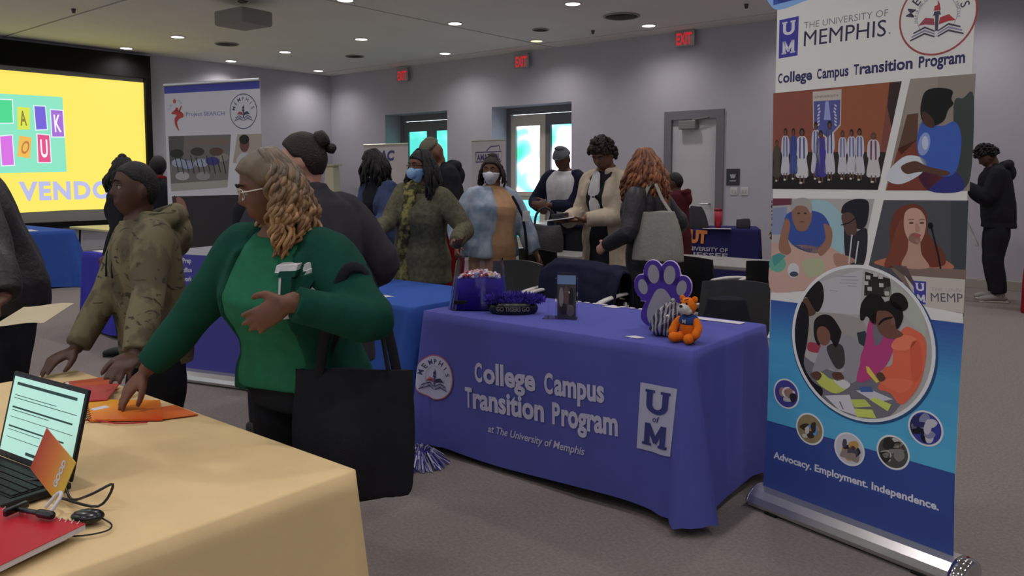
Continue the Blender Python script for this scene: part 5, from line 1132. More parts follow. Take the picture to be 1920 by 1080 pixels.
chair('dark grey armchair behind the lettered cloth beside the tan dress',-3.55,4.14,-90,GSH)
chair('armchair draped with a navy coat behind the lettered cloth',-2.93,4.14,-90)
chair('black armchair at the laptop-bag table, left of the trench coat',-4.02,5.48,82)
chair('black armchair behind the paw sign with its white arm showing',-2.76,5.72,80)
chair('black armchair partly hidden by the tall banner, at the grey table',-2.12,5.76,84)
chair('dark grey armchair behind the right end of the lettered cloth holding a black bag',-1.84,4.08,-82,GSH)
chair('black armchair behind the masked woman in olive',-5.66,5.05,-60)
chair('black armchair beside the light blue jacket',-6.75,5.5,-100)
o=M(); 
# navy coat over chair
m=M(); rows=[]
for yy,zz in ((-.095,.58),(-.11,.68),(-.135,.78),(-.17,.865),(-.235,.90),(-.32,.885),(-.35,.80),(-.36,.66)):
    rows.append([(xx,yy+.05*(xx/.24)**2+.006*math.sin(xx*31+zz*6),zz+.010*math.sin(xx*9)-.03*(abs(xx)>.26)) for xx in np.linspace(-.31,.31,22)])
m.loft([r+[(p[0]*.985,p[1]+(.012 if i>=4 else -.022),p[2]-(.020 if 2<i<6 else 0)) for p in r[::-1]] for i,r in enumerate(rows)])
c=m.build('draped_coat',NAVY,None,smooth=True,remesh=.012,post=folds(.006,22,4,.9)); c.location=(-2.93,4.14,.0); c.rotation_euler=(0,0,math.radians(-180)); tag(c,'navy coat draped over the chair back behind the lettered cloth','coat')
LB=FAB('light_blue_cloth','#9cc8e2')
m=M(); m.ell((0,0,.95),(.20,.13,.22)); m.ell((0,0,.72),(.24,.14,.26)); c=m.build('hanging_jacket',LB,None,remesh=.02,post=folds(.02,14,4,.4)); c.location=(-6.75,5.76,0.0); tag(c,'light blue jacket hung on a chair behind the charcoal jacket','jacket')
# outdoor chair seen through glass
t=thing('patio_chair','rounded grey-blue chair outside, seen through the bright glazed doors','chair',(-9.75,13.6,-.02),.5)
PC=mat('patio_plastic','#5d7f90',rough=.5)
m=M(); m.loft([[(.26*math.cos(a)*k,-.22-.05*u+.12*math.sin(a)**2*0,.45+u*.42) for a in np.linspace(0,2*pi,16,endpoint=False)] for u,k in ((0,.95),(1,.7))]) if False else None
M().ell((0,-.24,.68),(.27,.035,.25)).build('backrest',PC,t,smooth=True); M().box((-.25,-.25,.42),(.25,.25,.46),bev=.015).build('seat',PC,t)
for sx in (-1,1):
    for sy in (-1,1): M().tube([(sx*.22,sy*.2,.44),(sx*.25,sy*.24,.0)],.016,n=8).build('leg',PC,t)
# ------------------------------------------------------------------ props on the yellow table
ZT=.752
def card(label,pts,z,mt,cat='card',name='card',th=.0015,group=None,N=None):
    c=np.mean(np.array(pts),0); m=M(); P=[(p[0]-c[0],p[1]-c[1]) for p in pts]; m.prism(P,(0,0,0),(1,0,0),(0,1,0),(0,0,1),th)
    o=m.build(name,mt); o.location=(c[0],c[1],z); return tag(o,label,cat,group)
PAP=mat('white_paper','#cfccd2',rough=.6)
# laptop
hA=np.array([-1.868,.719]); hu=np.array([-.9935,-.1150]); ln=.335; hv=np.array([hu[1]*-1,hu[0]]); hv=np.array([.115,-.9935])
t=thing('laptop','open black laptop with a pale green web page, at the left foreground','laptop',(hA[0],hA[1],ZT),math.atan2(-hu[1],-hu[0]))
LBK=mat('laptop_black','#17181b',rough=.4); KEY=mat('key_black','#0e0f11',rough=.5)
M().box((-ln,-.235,.002),(0,0,.017),bev=.004).build('base',LBK,t)
M().box((-ln+.02,-.12,.017),(-.02,-.015,.0185)).build('keyboard',KEY,t)
k_=M().box((-.0105,-.0085,0),(.0105,.0085,.0022),bev=.0015).build('key',KEY,t); k_.location=(-ln+.035,-.028,.0185)
for r in range(5):
    for c_ in range(14):
        if r==0 and c_==0: continue
        o=k_.copy(); C.objects.link(o); o.location=(-ln+.035+c_*.0203,-.028-r*.0195,.0185)
M().box((-ln/2-.05,-.21,.017),(-ln/2+.05,-.14,.0178)).build('touchpad',mat('touchpad','#232427',rough=.3),t)
lid=M().box((-ln,-.004,0),(0,.004,.205),bev=.003).build('lid',LBK,t); lid.location=(0,0,.017); lid.rotation_euler=(math.radians(-14),0,0)
SCR=M().box((-ln+.012,-.0048,.016),(-.010,-.0042,.194)).build('display',mat('display_green','#9fc9bb',rough=.4,emit=.62),lid)
q=M(); INK=mat('display_ink','#2f5550',rough=.5)
for x0,x1,z,h in ((.03,.30,.175,.007),(.03,.22,.150,.0015),(.03,.31,.143,.0015),(.03,.30,.120,.004),(.03,.20,.114,.0015),(.03,.31,.098,.0012),(.03,.28,.075,.0035),(.03,.18,.068,.0012),(.03,.31,.05,.0012),(.13,.31,.022,.007)):
    q.box((-ln+x0,-.0052,z),(-ln+x1,-.0048,z+h))
q=q.build('page_lines',INK,lid); q['kind']='stuff'
# notebooks and small things
RDN=mat('red_cover','#b81c2c',rough=.4); TEAL=mat('teal_cover','#0f8a72',rough=.4)
ry=math.radians(17)
def notebook(label,cx_,cy_,rz,w_,h_,z,th,mt,name='notebook'):
    t=thing(name,label,'notebook',(cx_,cy_,z),rz); M().box((-w_/2,-h_/2,.0),(w_/2,h_/2,th-.001)).build('pages',PAP,t); M().box((-w_/2-.001,-h_/2-.001,th-.001),(w_/2+.001,h_/2+.001,th)).build('cover',mt,t); return t
notebook('teal covered notebook under the red notebook',-1.700,.482,ry,.24,.19,ZT,.012,TEAL)
nb=notebook('red spiral notebook with white lettering lying on top of the teal one',-1.690,.505,ry+.05,.255,.19,ZT+.013,.012,RDN)
for k in range(16):
    o=M().tube([(0,.004,0),(0,.0,.008),(0,-.006,.004)],.0012,n=5).build('coil',STEEL,nb); o.location=(-.115+k*.0153,.094,.008)
v,f=text_mesh('CAMPUS',.02); q=M(); q.add(np.stack([v[:,0]*.022-.03,v[:,1]*.022-.02,np.full(len(v),.0125)],1),f); v2,f2=text_mesh('NOTES',.02); q.add(np.stack([v2[:,0]*.012-.0,v2[:,1]*.012+.012,np.full(len(v2),.0125)],1),f2); 
q=M().box((-.09,-.03,.012),(-.055,.0,.0125)).box((-.04,-.02,.012),(-.02,-.015,.0124)); o=q.build('cover_marks',PAP,nb)
BP=mat('black_plastic','#121214',rough=.25,spec=.6)
t=thing('camera_puck','small glossy black oval device with a cable beside the red notebook','device',(-1.665,.668,ZT),.6)
M().ell((0,0,.013),(.034,.024,.013)).build('body',BP,t,smooth=True)
M().tube([(.03,0,.010),(.06,-.015,.004),(.065,-.045,.004),(.02,-.07,.004),(-.04,-.06,.004)],.0018,n=6,sub=4).build('cable',BP,t,smooth=True)
t=thing('clip_microphone','black T-shaped plastic clip lying on the red notebook','clip',(-1.722,.580,ZT+.027),.35)
M().tube([(-.028,0,.010),(.050,0,.010)],.005,n=8).build('stem',BP,t,smooth=True); M().box((-.038,-.026,.003),(-.028,.026,.018),bev=.003).build('crossbar',BP,t); M().tube([(.03,0,.010),(.06,0,.010)],.0085,n=10).build('grip',BP,t,smooth=True)
t=tag(M().tube([(-1.95,.66,ZT+.02),(-1.88,.70,ZT+.025),(-1.80,.69,ZT+.006),(-1.73,.70,ZT+.03),(-1.70,.735,ZT+.05),(-1.715,.71,ZT+.006),(-1.76,.655,ZT+.03)],.003,n=7,sub=5).build('cable',BP,smooth=True),'tangled black cable between the laptop and the red notebook','cable')
t=tag(M().tube([(-1.80,.64,ZT+.005),(-1.79,.66,ZT+.03),(-1.76,.655,ZT+.034),(-1.74,.62,ZT+.006)],.004,n=7,sub=4).build('cable',PAP,smooth=True),'short white cable loop on the red notebook','cable')
# orange card leaning on the laptop
def gradmat(name,stops,axis=0,s=5,o=.5):
    m=bpy.data.materials.new(name); m.use_nodes=True; nt=m.node_tree; b=nt.nodes['Principled BSDF']; b.inputs['Roughness'].default_value=.35
    tc=nt.nodes.new('ShaderNodeTexCoord'); sp=nt.nodes.new('ShaderNodeSeparateXYZ'); nt.links.new(tc.outputs['Generated'],sp.inputs[0]); q=nt.nodes.new('ShaderNodeValToRGB'); e=q.color_ramp.elements
    while len(e)<len(stops): e.new(.5)
    for x,(p,c) in zip(e,stops): x.position=p; x.color=(*lin(c),1)
    nt.links.new(sp.outputs[axis],q.inputs[0]); nt.links.new(q.outputs[0],b.inputs['Base Color']); return m
OG=gradmat('orange_gradient',[(0,'#b8341f'),(.45,'#e0702a'),(1,'#e0b23a')],2); OG2=gradmat('orange_gradient_flat',[(0,'#e8b830'),(.45,'#e88a2a'),(1,'#d8481f')],0)
OG3=gradmat('orange_gradient_card',[(0,'#c23b22'),(.5,'#dd7a2c'),(1,'#d8b43c')],0)
t=thing('greeting_card','orange and yellow card propped against the laptop screen','card',(-1.835,.675,ZT),math.radians(2))
M().box((-.088,-.001,-.050),(.055,.001,.050)).build('panel',OG3,t); p=t.children[0]; p.location=(0,0,.067); p.rotation_euler=(math.radians(-14),math.radians(20),0)
v,f=text_mesh('GOOD',.05); v=v-v.mean(0); q=M(); q.add(np.stack([-v[:,1]*.02+.0,np.full(len(v),-.0016),v[:,0]*.02],1),f); o=q.build('lettering',PAP,p); o.location=(.02,0,0)
# booklets by the hands
t=thing('spiral_booklet','yellow to orange spiral booklet under the reaching hand on the yellow table','booklet',(-2.42,1.04,ZT),0)
bk=[(-2.595,1.045),(-2.36,.962),(-2.21,1.10),(-2.40,1.190)]; cc=np.array([-2.42,1.04]); q=M(); q.prism([(a-cc[0],b-cc[1]) for a,b in bk],(0,0,0),(1,0,0),(0,1,0),(0,0,1),.006); q.build('cover',OG2,t)
for k in range(12):
    a=np.array([bk[0][0],bk[0][1]])*(1-k/11)+np.array(bk[1])*k/11-cc; o=M().tube([(0,0,0),(-.004,-.006,.006),(.003,.004,.010)],.0014,n=5).build('coil',BP,t); o.location=(a[0],a[1],.001)
q=M().box((-.05,-.03,.006),(-.02,.015,.0065)).build('title_block',PAP,t)
for k,(x,y,r_0,c_,lb) in enumerate(((-2.76,1.13,.2,'#b8302a','dark red booklet at the far left of the fanned booklets'),(-2.70,1.10,.05,'#c84a34','red booklet overlapping the far-left one in the fan'),(-2.64,1.08,-.1,'#c03a48','crimson booklet in the fan nearest the yellow booklet'))):
    t=thing('booklet',lb,'booklet',(x,y,ZT+.004*k),r_0-.5); M().box((-.10,-.07,0),(.10,.07,.0035)).build('cover',mat('booklet_red',c_,rough=.35),t); M().box((-.09,-.065,.0035),(.085,-.055,.0042)).build('stripe',PAP,t)
tag(M().tube([(-2.42,.97,ZT+.002),(-2.38,.94,ZT+.002),(-2.36,.97,ZT+.004),(-2.28,1.0,ZT+.002),(-2.22,1.06,ZT+.002)],.0022,n=6,sub=4).build('lanyard',RDN,smooth=True),'thin red cord lying beside the yellow booklet','cord')
card('orange flyer at the far edge of the yellow table behind the booklets',[(-2.35,1.12),(-2.22,1.10),(-2.18,1.195),(-2.33,1.20)],ZT,mat('flyer_orange','#d8692c',rough=.4),cat='flyer',name='flyer')
# paper held by the person at far left
t=thing('sheet','pale cream paper held out by the person at the far left','paper',(-3.22,1.12,.945),math.radians(25)); m=M(); rows=[[(x,y,.012*math.sin(x*14)-.25*y*0+y*.35) for x in np.linspace(-.10,.13,10)] for y in np.linspace(-.07,.07,4)]; m.loft(rows,closed=False,cap=False); m.loft([[(x,y,z+.0012) for x,y,z in r] for r in rows],closed=False,cap=False); m.build('page',mat('cream_paper','#c9bc9c',rough=.7),t,smooth=True)
# ------------------------------------------------------------------ props on the lettered cloth
ZP=.750
ACR=mat('clear_acrylic','#f2f0fa',rough=.03,trans=1,spec=.6); ACR.node_tree.nodes['Principled BSDF'].inputs['IOR'].default_value=1.25
t=thing('candy_bin','clear flared acrylic bin lined in purple and topped with wrapped candy','bin',(-2.845,3.18,ZP),math.radians(38))
def frus(w0,w1,z0,z1,d0,d1,n=24,e=4):
    R=[]
    for w_,d_,z in ((w0,d0,z0),(w1,d1,z1)): R.append([(w_*np.sign(math.cos(a))*abs(math.cos(a))**(2/e),d_*np.sign(math.sin(a))*abs(math.sin(a))**(2/e),z) for a in np.linspace(0,2*pi,n,endpoint=False)])
    return R
a,b=frus(.165,.125,.0,.262,.115,.095); ai,bi=frus(.161,.121,.004,.262,.111,.091); M().loft([bi,ai],cap=False).loft([a,b],cap=False).build('clear_wall',ACR,t,smooth=True)
PRF=FAB('purple_tissue','#3a2c9c'); a,b=frus(.156,.128,.004,.165,.106,.092); M().loft([a,b]).build('purple_lining',PRF,t,smooth=True)
q=M(); cols=['#d8d6dc','#c23a48','#d8a8b8','#e8e6ea','#7a8ac0','#cdb890']; r_=np.random.RandomState(5); CM=[mat('candy_wrap',c,rough=.15,spec=.8,metal=.2 if i in(0,3) else 0) for i,c in enumerate(cols)]
for k in range(150):
    x,y=r_.uniform(-.105,.105),r_.uniform(-.078,.078); z=.168+.03*(1-(x/.11)**2)*r_.rand(); q.ell((x,y,z),(.014,.009,.008),mi=k%6,nu=8,nv=5,R=Matrix.Rotation(r_.rand()*6,3,'Z')@Matrix.Rotation(r_.uniform(-.6,.6),3,'Y'))
o=q.build('wrapped_candy',CM,t); o['kind']='stuff'
M().box((-.13,-.112,.035),(-.06,-.108,.055),bev=.002).build('brand_plate',BP,t)
t=thing('fluffy_headband','fluffy purple headband with black band of grey letters beside the candy bin','headband',(-2.585,3.145,ZP),math.radians(38))
FUR=mat('purple_fur','#41309a',rough=.9); FUR2=mat('purple_fur_light','#5a48b8',rough=.9)
M().tube([(-.105,-.0,.028),(-.06,-.03,.03),(0,-.04,.03),(.06,-.03,.03),(.105,0,.028)],.030,n=10,sub=3,side=(0,0,1),ratio=.35).build('band',BP,t,smooth=True)
v,f=text_mesh('GO TIGERS GO',.03); v=v-(v.max(0)+v.min(0))/2; v=v/(v.max(0)-v.min(0))*np.array([.17,.024]); q=M(); q.add(np.stack([v[:,0],-.0525+ (v[:,0]/.1)**2*.022,v[:,1]+.030],1),f); q.build('lettering',GREYF,t)
q=M(); r_=np.random.RandomState(9)
for k in range(2600):
    a_=r_.uniform(-.125,.135); th=r_.uniform(-.5,pi+.5); c_=np.array([a_,.015*math.cos(a_*9),.062]); d=np.array([r_.normal()*.35+a_*2.5,math.cos(th),abs(math.sin(th))*1.0-.1]); d/=np.linalg.norm(d); L_=r_.uniform(.035,.072)*(1-.25*abs(a_)/.13)
    p1=c_+d*L_*np.array([1,.8,.95]); p1[2]=max(p1[2],.014); s_=np.cross(d,r_.normal(size=3)); s_/=np.linalg.norm(s_); b0=c_+d*.006; q.add([b0-s_*.0035,b0+s_*.0035,p1+s_*.0012+np.array([0,0,-.010*r_.rand()]),p1-s_*.0012],[(0,1,2,3)],k%2)
q.ell((0,.0,.060),(.115,.022,.022)); o=q.build('fur',[FUR,FUR2],t); o['kind']='stuff'
# brochure holder
t=thing('brochure_holder','clear acrylic holder with a dark photo brochure on the lettered cloth','brochure holder',(-2.30,3.22,ZP),math.radians(28))
M().box((-.115,-.05,0),(.055,.04,.004)).build('base',ACR,t); M().box((-.05,-.002,.004),(.05,.001,.225)).build('back_plate',ACR,t); M().box((-.055,-.03,.004),(-.052,0,.20)).build('side_wall',ACR,t); M().box((-.09,-.05,.004),(-.087,-.02,.085)).build('divider',ACR,t)
M().box((.052,-.03,.004),(.055,0,.20)).build('side_wall',ACR,t); M().box((-.052,-.033,.004),(.052,-.030,.07)).build('front_lip',ACR,t)
br=M().box((-.046,-.018,.006),(.046,-.006,.215)).build('brochure',mat('brochure_dark','#3f3c3f',rough=.3),t)
q=Print((-.046,-.0185,.006),(1,0,0),(0,0,1),(0,-1,0)); 
q.poly([(0,.165),(.092,.165),(.092,.209),(0,.209)],'#7290b8',0,px=False).poly([(0,.0),(.092,0),(.092,.165),(0,.165)],'#4a4748',0,px=False)
for x,y,w_,h_,c_ in ((.02,.10,.012,.05,'#8a8080'),(.045,.11,.013,.045,'#6a5048'),(.07,.10,.012,.05,'#2c2a2c'),(.046,.125,.007,.008,'#b8b4b4'),(.058,.125,.006,.007,'#b8b4b4'),(.03,.04,.02,.03,'#2a2628'),(.065,.035,.02,.03,'#77706c')): q.raw([(x+w_*math.cos(a),y+h_*math.sin(a)) for a in np.linspace(0,2*pi,14,endpoint=False)],[tuple(range(14))],c_,1)
o=q.build('cover_print',br,rough=.3); o.matrix_parent_inverse=Matrix()
# paw sign
t=thing('paw_sign','foam board tiger paw sign, purple outline with grey pads','sign',(-1.80,3.27,ZP),math.radians(12))
PU=mat('paw_purple','#46249c',rough=.4); PG_=mat('paw_grey','#8d8b93',rough=.5); WE=mat('foam_edge','#c9b8e8',rough=.6)
def union_paw(g):
    m=M(); 
    def e(cx_,cz,rx,rz,rot=0):
        n=28; P=[(cx_+(rx+g)*math.cos(a)*math.cos(rot)-(rz+g)*math.sin(a)*math.sin(rot),cz+(rx+g)*math.cos(a)*math.sin(rot)+(rz+g)*math.sin(a)*math.cos(rot)) for a in np.linspace(0,2*pi,n,endpoint=False)]; return P
    return [e(-.088,.190,.022,.036,.25),e(-.038,.252,.027,.044,.12),e(.038,.252,.027,.044,-.08),e(.095,.195,.023,.036,-.25)],[(-.07-g,.03),(-.072-g,.08),(-.05-g*.7,.135),(-.025-g*.4,.175+g*.6),(0,.185+g),(.025+g*.4,.175+g*.6),(.055+g*.7,.135),(.078+g,.08),(.075+g,.03),(.04,-.0),(-.04,-.0)]
def smoothp(P,k=4):
    P=[np.array(q) for q in P]; n=len(P); out=[]
    for i in range(n):
        p0,p1,p2,p3=P[i-1],P[i],P[(i+1)%n],P[(i+2)%n]
        for j in range(k):
            tt=j/k; out.append(.5*((2*p1)+(-p0+p2)*tt+(2*p0-5*p1+4*p2-p3)*tt*tt+(-p0+3*p1-3*p2+p3)*tt**3))
    return out
es,pad=union_paw(.024); m=M()
for P in es: m.prism(P,(0,0,0),(1,0,0),(0,0,1),(0,1,0),.012)
m.prism(smoothp(pad),(0,0,.0),(1,0,0),(0,0,1),(0,1,0),.012); m.prism([(-.10,.12),(.105,.12),(.10,.19),(.04,.22),(-.04,.22),(-.10,.18)],(0,0,0),(1,0,0),(0,0,1),(0,1,0),.012)
bd=m.build('board',WE,t,remesh=.004)
es2,pad2=union_paw(.021); pr=Print((0,-.003,0),(1,0,0),(0,0,1),(0,-1,0),step=.0006)
PUc='#46249c'
for P in es2: pr.poly(P,PUc,0,px=False)
pr.poly(smoothp(pad2),PUc,0,px=False); pr.poly([(-.098,.125),(.102,.125),(.097,.188),(.04,.215),(-.04,.215),(-.097,.18)],PUc,1,px=False)
es3,pad3=union_paw(0)
for P in es3: pr.poly(P,'#9a98a2',2,px=False)
pr.poly(smoothp([(p[0]*.9,p[1]*.96+.01) for p in pad3]),'#9a98a2',2,px=False); o=pr.build('paw_print',t,rough=.4); o.matrix_parent_inverse=Matrix()
M().box((-.03,.012,0),(.03,.09,.003)).box((-.03,.012,0),(.03,.015,.1)).build('easel_back',PAP,t)
t=tag(M().build('x',PAP) if False else thing('gift_bag','x','bag',(-1.70,3.14,ZP),math.radians(25)),'small zebra-striped cellophane bag in front of the paw sign','bag')
ZEB=mat2('zebra_stripes','#2c2a34','#8f8c9a',scale=17,lo=.4,hi=.62,kind='wave',stretch=(1,1,.6),bump=0); ZEB.node_tree.nodes['Principled BSDF'].inputs['Roughness'].default_value=.15; ZEB.node_tree.nodes['Principled BSDF'].inputs['Specular IOR Level'].default_value=.7
m=M(); m.loft([[(w_*math.cos(a)+o_,d_*math.sin(a),z) for a in np.linspace(0,2*pi,20,endpoint=False)] for w_,d_,z,o_ in ((.060,.035,.0,0),(.082,.048,.02,0),(.078,.044,.06,.004),(.062,.034,.10,.012),(.045,.022,.13,.02),(.03,.012,.15,.024))]); m.build('pouch',ZEB,t,remesh=.005,post=folds(.006,60,2,.7))
M().tube([(.024,0,.143),(.026,.0,.158)],.011,n=10).build('tie',STEEL,t)
# tiger plush
t=thing('plush_tiger','orange plush tiger in a blue shirt sitting at the corner of the lettered cloth','plush toy',(-1.565,3.075,ZP),math.radians(-4))
OR=mat('plush_orange','#e87518',rough=.95,noise=.06,bump=.5,bscale=300); BLS=FAB('plush_shirt_blue','#324a86'); PW=mat('plush_white','#c9c4c2',rough=.95,bump=.4,bscale=300); PBk=mat('plush_black','#131214',rough=.5)
M().ell((0,.01,.062),(.040,.034,.050)).build('body',OR,t,smooth=True)
M().ell((0,.008,.092),(.046,.038,.028)).build('shirt',BLS,t,smooth=True)
q=M(); v,f=text_mesh('M',.03); q.add(np.stack([(v[:,0]-.4)*.022,np.full(len(v),-.0315),v[:,1]*.022+.084],1),f); q.build('shirt_letter',PW,t)
HRt=Matrix.Rotation(math.radians(-6),3,'Z')
hd_=M(); hd_.ell((0,0,.155),(.038,.036,.036)); hd_.build('head',OR,t,smooth=True)
M().ell(tuple(HRt@Vector((0,-.026,.0))+Vector((0,0,.145))),(.029,.026,.024)).ell(tuple(HRt@Vector((-.014,-.02,.0))+Vector((0,0,.135))),(.020,.018,.016)).ell(tuple(HRt@Vector((.014,-.02,.0))+Vector((0,0,.135))),(.020,.018,.016)).build('muzzle',PW,t,remesh=.003)
M().ell(tuple(HRt@Vector((0,-.050,.0))+Vector((0,0,.158))),(.008,.006,.006)).build('nose',PBk,t,smooth=True)
for sx in (-1,1):
    M().ell(tuple(HRt@Vector((sx*.015,-.031,.0))+Vector((0,0,.168))),(.0045,.004,.006)).build('eye',PBk,t,smooth=True)
    e=M().ell((sx*.030,.004,.184),(.014,.008,.014)); e.build('ear',OR,t,smooth=True)
    M().tube([(sx*.040,.0,.092),(sx*.056,-.010,.066),(sx*.056,-.030,.040)],[.016,.017,.019],n=12,sub=3).build('arm',OR,t,smooth=True)
    M().tube([(sx*.056,-.028,.048),(sx*.0565,-.0305,.044)],.0195,n=14).build('stripe',PBk,t,smooth=True) if False else None
    M().tube([(sx*.024,.0,.024),(sx*.032,-.035,.021),(sx*.036,-.056,.024)],[.022,.021,.022],n=12,sub=3).build('leg',OR,t,smooth=True)
    M().lathe([(.0205,-.001),(.022,0),(.0205,.001)],n=16).build('stripe',PBk,t,smooth=True); o=t.children[-1]; o.location=(sx*.034,-.030,.022); o.rotation_euler=(pi/2,0,-sx*.1)
    M().tube([tuple(HRt@Vector((sx*.006,-.033,.0))+Vector((0,0,.183))),tuple(HRt@Vector((sx*.020,-.026,.0))+Vector((0,0,.186)))],.002,n=6).build('head_stripe',PBk,t,smooth=True)
# papers on the blue cloths
card('small white card lying in front of the zebra bag',[(-1.83,3.00),(-1.765,2.995),(-1.745,3.03),(-1.80,3.045)],ZP,PAP)
card('white flyer at the back edge of the lettered cloth, behind the headband',[(-3.00,3.60),(-2.83,3.58),(-2.80,3.68),(-2.97,3.69)],ZP,PAP,name='flyer',cat='flyer')
card('white paper strip at the right back edge of the lettered cloth',[(-1.83,3.60),(-1.56,3.60),(-1.56,3.66),(-1.83,3.66)],ZP,PAP,name='flyer',cat='flyer')
card('small white tag at the back edge of the lettered cloth, behind the brochure holder',[(-2.36,3.63),(-2.27,3.62),(-2.26,3.67),(-2.34,3.68)],ZP,PAP,name='flyer',cat='flyer')
q=M()
for k in range(14): q.box((-2.62+k*.058,3.665,ZP),(-2.59+k*.058,3.685,ZP+.004))
tag(q.build('white_beads',PAP),'string of small white beads along the back edge of the lettered cloth','beads',kind='stuff')
card('white flyer on the plain blue cloth next to the charcoal jacket',[(-3.72,3.02),(-3.52,3.06),(-3.50,3.16),(-3.74,3.14)],ZP,PAP,name='flyer',cat='flyer')
card('white papers on the purple cloth behind the boy',[(-7.9,3.3),(-7.5,3.28),(-7.45,3.5),(-7.86,3.55)],ZP,PAP,name='flyer',cat='flyer')
card('white papers on the blue cloth by the screen',[(-11.8,3.85),(-11.4,3.82),(-11.36,4.1),(-11.75,4.15)],ZP,PAP,name='flyer',cat='flyer')
card('pale sheets on the navy cloth table by the grey door',[(-4.9,10.0),(-4.55,10.15),(-4.62,10.3),(-4.96,10.15)],ZP,PAP,name='flyer',cat='flyer')
# pom-pom on the floor
t=thing('pom_pom','shredded purple and white pom-pom on the carpet under the lettered cloth','pom-pom',(-2.88,2.76,0)); q=M(); r_=np.random.RandomState(4)
for k in range(750):
    th=r_.rand()*6.28; el=math.acos(r_.rand()); d=np.array([math.cos(th)*math.sin(el),math.sin(th)*math.sin(el),math.cos(el)*.8]); L_=r_.uniform(.09,.15); p0=d*.02+np.array([0,0,.02]); p1=d*L_*.6+np.array([0,0,.03]); p2=d*L_*1.05; p2[2]=max(p2[2]-.04,.004); s_=np.cross(d,r_.normal(size=3)); s_/=np.linalg.norm(s_); s_*=.0035
    p1[2]=max(p1[2],.006); q.add([p0-s_,p0+s_,p1+s_,p1-s_,p2+s_,p2-s_],[(0,1,2,3),(3,2,4,5)],k%2)
o=q.build('streamers',[mat('streamer_purple','#3b3890',rough=.3),mat('streamer_white','#b9b8d0',rough=.3)],t); o['kind']='stuff'; M().ell((0,0,.02),(.03,.03,.015)).build('handle',BP,t,smooth=True)
# bags and small things farther back
GB2=mat('grey_leather','#8a877f',rough=.5,noise=.08,bump=.3,bscale=50)
def tote(label,loc,rz,w_,d_,h_,mt,strap,taper=.8,cat='tote bag',name='tote_bag',foldk=.012,smt=None,sr=.012):
    t=thing(name,label,cat,loc,rz); m=M(); R=[]
    for u in np.linspace(0,1,7):
        k=(.86+.14*math.sin(min(u*2.2,1.57)))*(1-(1-taper)*u); dd=d_*(1-.72*u**1.5); R.append([(w_/2*k*np.sign(math.cos(a))*abs(math.cos(a))**.7,dd/2*math.sin(a),h_*u) for a in np.linspace(0,2*pi,26,endpoint=False)])
    m.loft(R); m.build('pouch',mt,t,remesh=.009,post=folds(foldk,16,int(h_*100),.25))
    for s_ in strap: M().tube(s_,sr,n=8,sub=4,ratio=.3,side=(1,0,0)).build('strap',smt or mt,t,smooth=True)
    return t
tote('large black tote bag hanging from the green cardigan sleeve',(-1.755,1.43,.555),math.radians(37),.37,.12,.36,BK,[[(-.10,-.01,.33),(-.07,-.04,.46),(-.02,-.09,.60),(.02,-.085,.655),(.06,-.03,.60),(.10,.0,.33)],[(-.11,.02,.33),(-.04,.03,.50),(.02,-.02,.66),(.08,.03,.50),(.12,.02,.33)]],taper=.95,sr=.015)
tote('grey slouchy shoulder bag carried by the woman with auburn waves',(-2.60,4.66,.90),math.radians(20),.40,.15,.33,GB2,[[(-.13,0,.26),(-.10,.05,.42),(-.05,.10,.52),(.02,.06,.40),(.12,.0,.27)]],taper=.55,sr=.014)
tote('black leather handbag standing on the grey table near the windows',(-4.62,6.10,.737),math.radians(35),.40,.16,.26,LEA,[[(-.10,0,.24),(-.08,0,.36),(0,0,.42),(.08,0,.36),(.10,0,.24)]],taper=.75,cat='handbag',name='handbag')
t=tote('black bag resting on the dark grey chair at the right end of the lettered cloth',(-1.86,4.10,.47),.3,.34,.22,.32,BK,[],taper=.6,cat='bag',name='backpack')
tote('dark grey bag slumped on the navy cloth beside the red tumbler',(-5.05,10.12,ZP),UA,.42,.22,.30,CH,[],taper=.35,cat='bag',name='backpack')
tote('small dark box bag at the right end of the navy cloth',(-4.52,10.45,ZP),UA,.20,.14,.13,CH,[],taper=.9,cat='bag',name='backpack')
t=thing('tumbler','tall red tumbler with a lid on the navy cloth','tumbler',(-4.80,10.28,ZP)); RT=mat('tumbler_red','#a8283c',rough=.3)
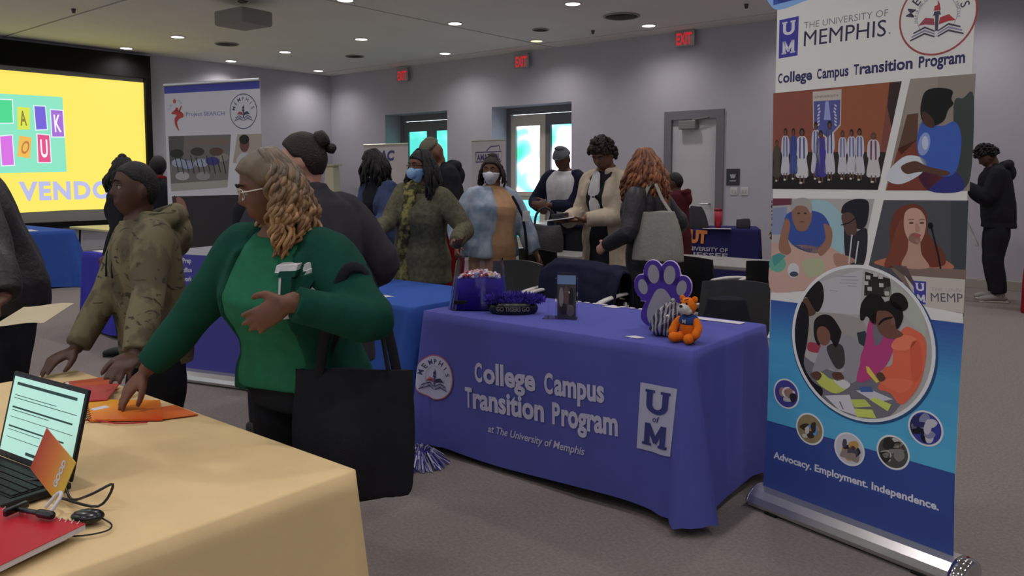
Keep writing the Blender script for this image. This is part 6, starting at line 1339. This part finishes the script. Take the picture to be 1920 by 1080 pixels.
M().lathe([(.04,0),(.05,.10),(.055,.24),(.001,.24)],n=20).build('cup',RT,t,smooth=True); M().lathe([(.058,.24),(.058,.262),(.02,.275),(.001,.275)],n=20).build('lid',mat('tumbler_lid','#7c1c2c',rough=.3),t,smooth=True); M().tube([(.01,0,.27),(.012,0,.34)],.006,n=8).build('straw',mat('straw','#b04050',rough=.3),t)
# phone, clipboard, tablet
t=thing('clipboard','white sheets on a clipboard held by the woman in the trench coat','clipboard',(-3.58,4.92,1.13),math.radians(20)); M().box((-.12,-.16,0),(.12,.16,.005)).build('board',PAP,t); p=M().box((-.05,-.06,.006),(.06,.04,.045),bev=.006).build('phone_wallet',BP,t); t.rotation_euler[1]=math.radians(-8)
t=thing('phone','phone held up by the tall person in the black hoodie','phone',(-1.88,10.59,1.385),math.radians(36)); M().box((-.036,-.004,-.07),(.036,.004,.07),bev=.004).build('case',BP,t); M().box((-.033,.004,-.066),(.033,.005,.066)).build('display',mat('phone_display','#8090a8',rough=.2,emit=.4),t); t.rotation_euler[0]=.6
tote('white paper bag hanging from the arm of the tall person in black',(-1.93,10.75,.92),.4,.16,.08,.20,WHT,[[(-.05,0,.19),(0,0,.36),(.05,0,.19)],[(.05,0,.02),(.10,-.02,-.10),(.17,-.05,-.27)]],taper=1,cat='paper bag',name='paper_bag',foldk=.004,sr=.02)
# red display edge at far right, cream stand near the corner
t=thing('red_pedestal','dark red draped pedestal cut by the right edge of the picture','pedestal',(-.92,10.2,0)); m=M(); m.loft([[(.27*k*np.sign(math.cos(a))*abs(math.cos(a))**.5,.27*k*np.sign(math.sin(a))*abs(math.sin(a))**.5,z) for a in np.linspace(0,2*pi,32,endpoint=False)] for k,z in ((1.06,.0),(1.0,.4),(.94,.80))]); m.build('drape',REDP,t,remesh=.015,post=folds(.01,24,3,.1)); M().box((-.25,-.25,.80),(.25,.25,.82),bev=.005).build('top',REDP,t)
t=thing('stand','slim cream display stand with a flat top plate near the room corner','stand',(-14.4,11.2,0)); CS=mat('cream_stand','#c9c0a8',rough=.5)
M().loft([[(w_,-w_*.6,z),(w_,w_*.6,z),(-w_,w_*.6,z),(-w_,-w_*.6,z)] for w_,z in ((.26,0),(.20,.9),(.13,1.70))]).build('column',CS,t); M().box((-.21,-.12,1.70),(.21,.12,1.73)).build('top_plate',CS,t)
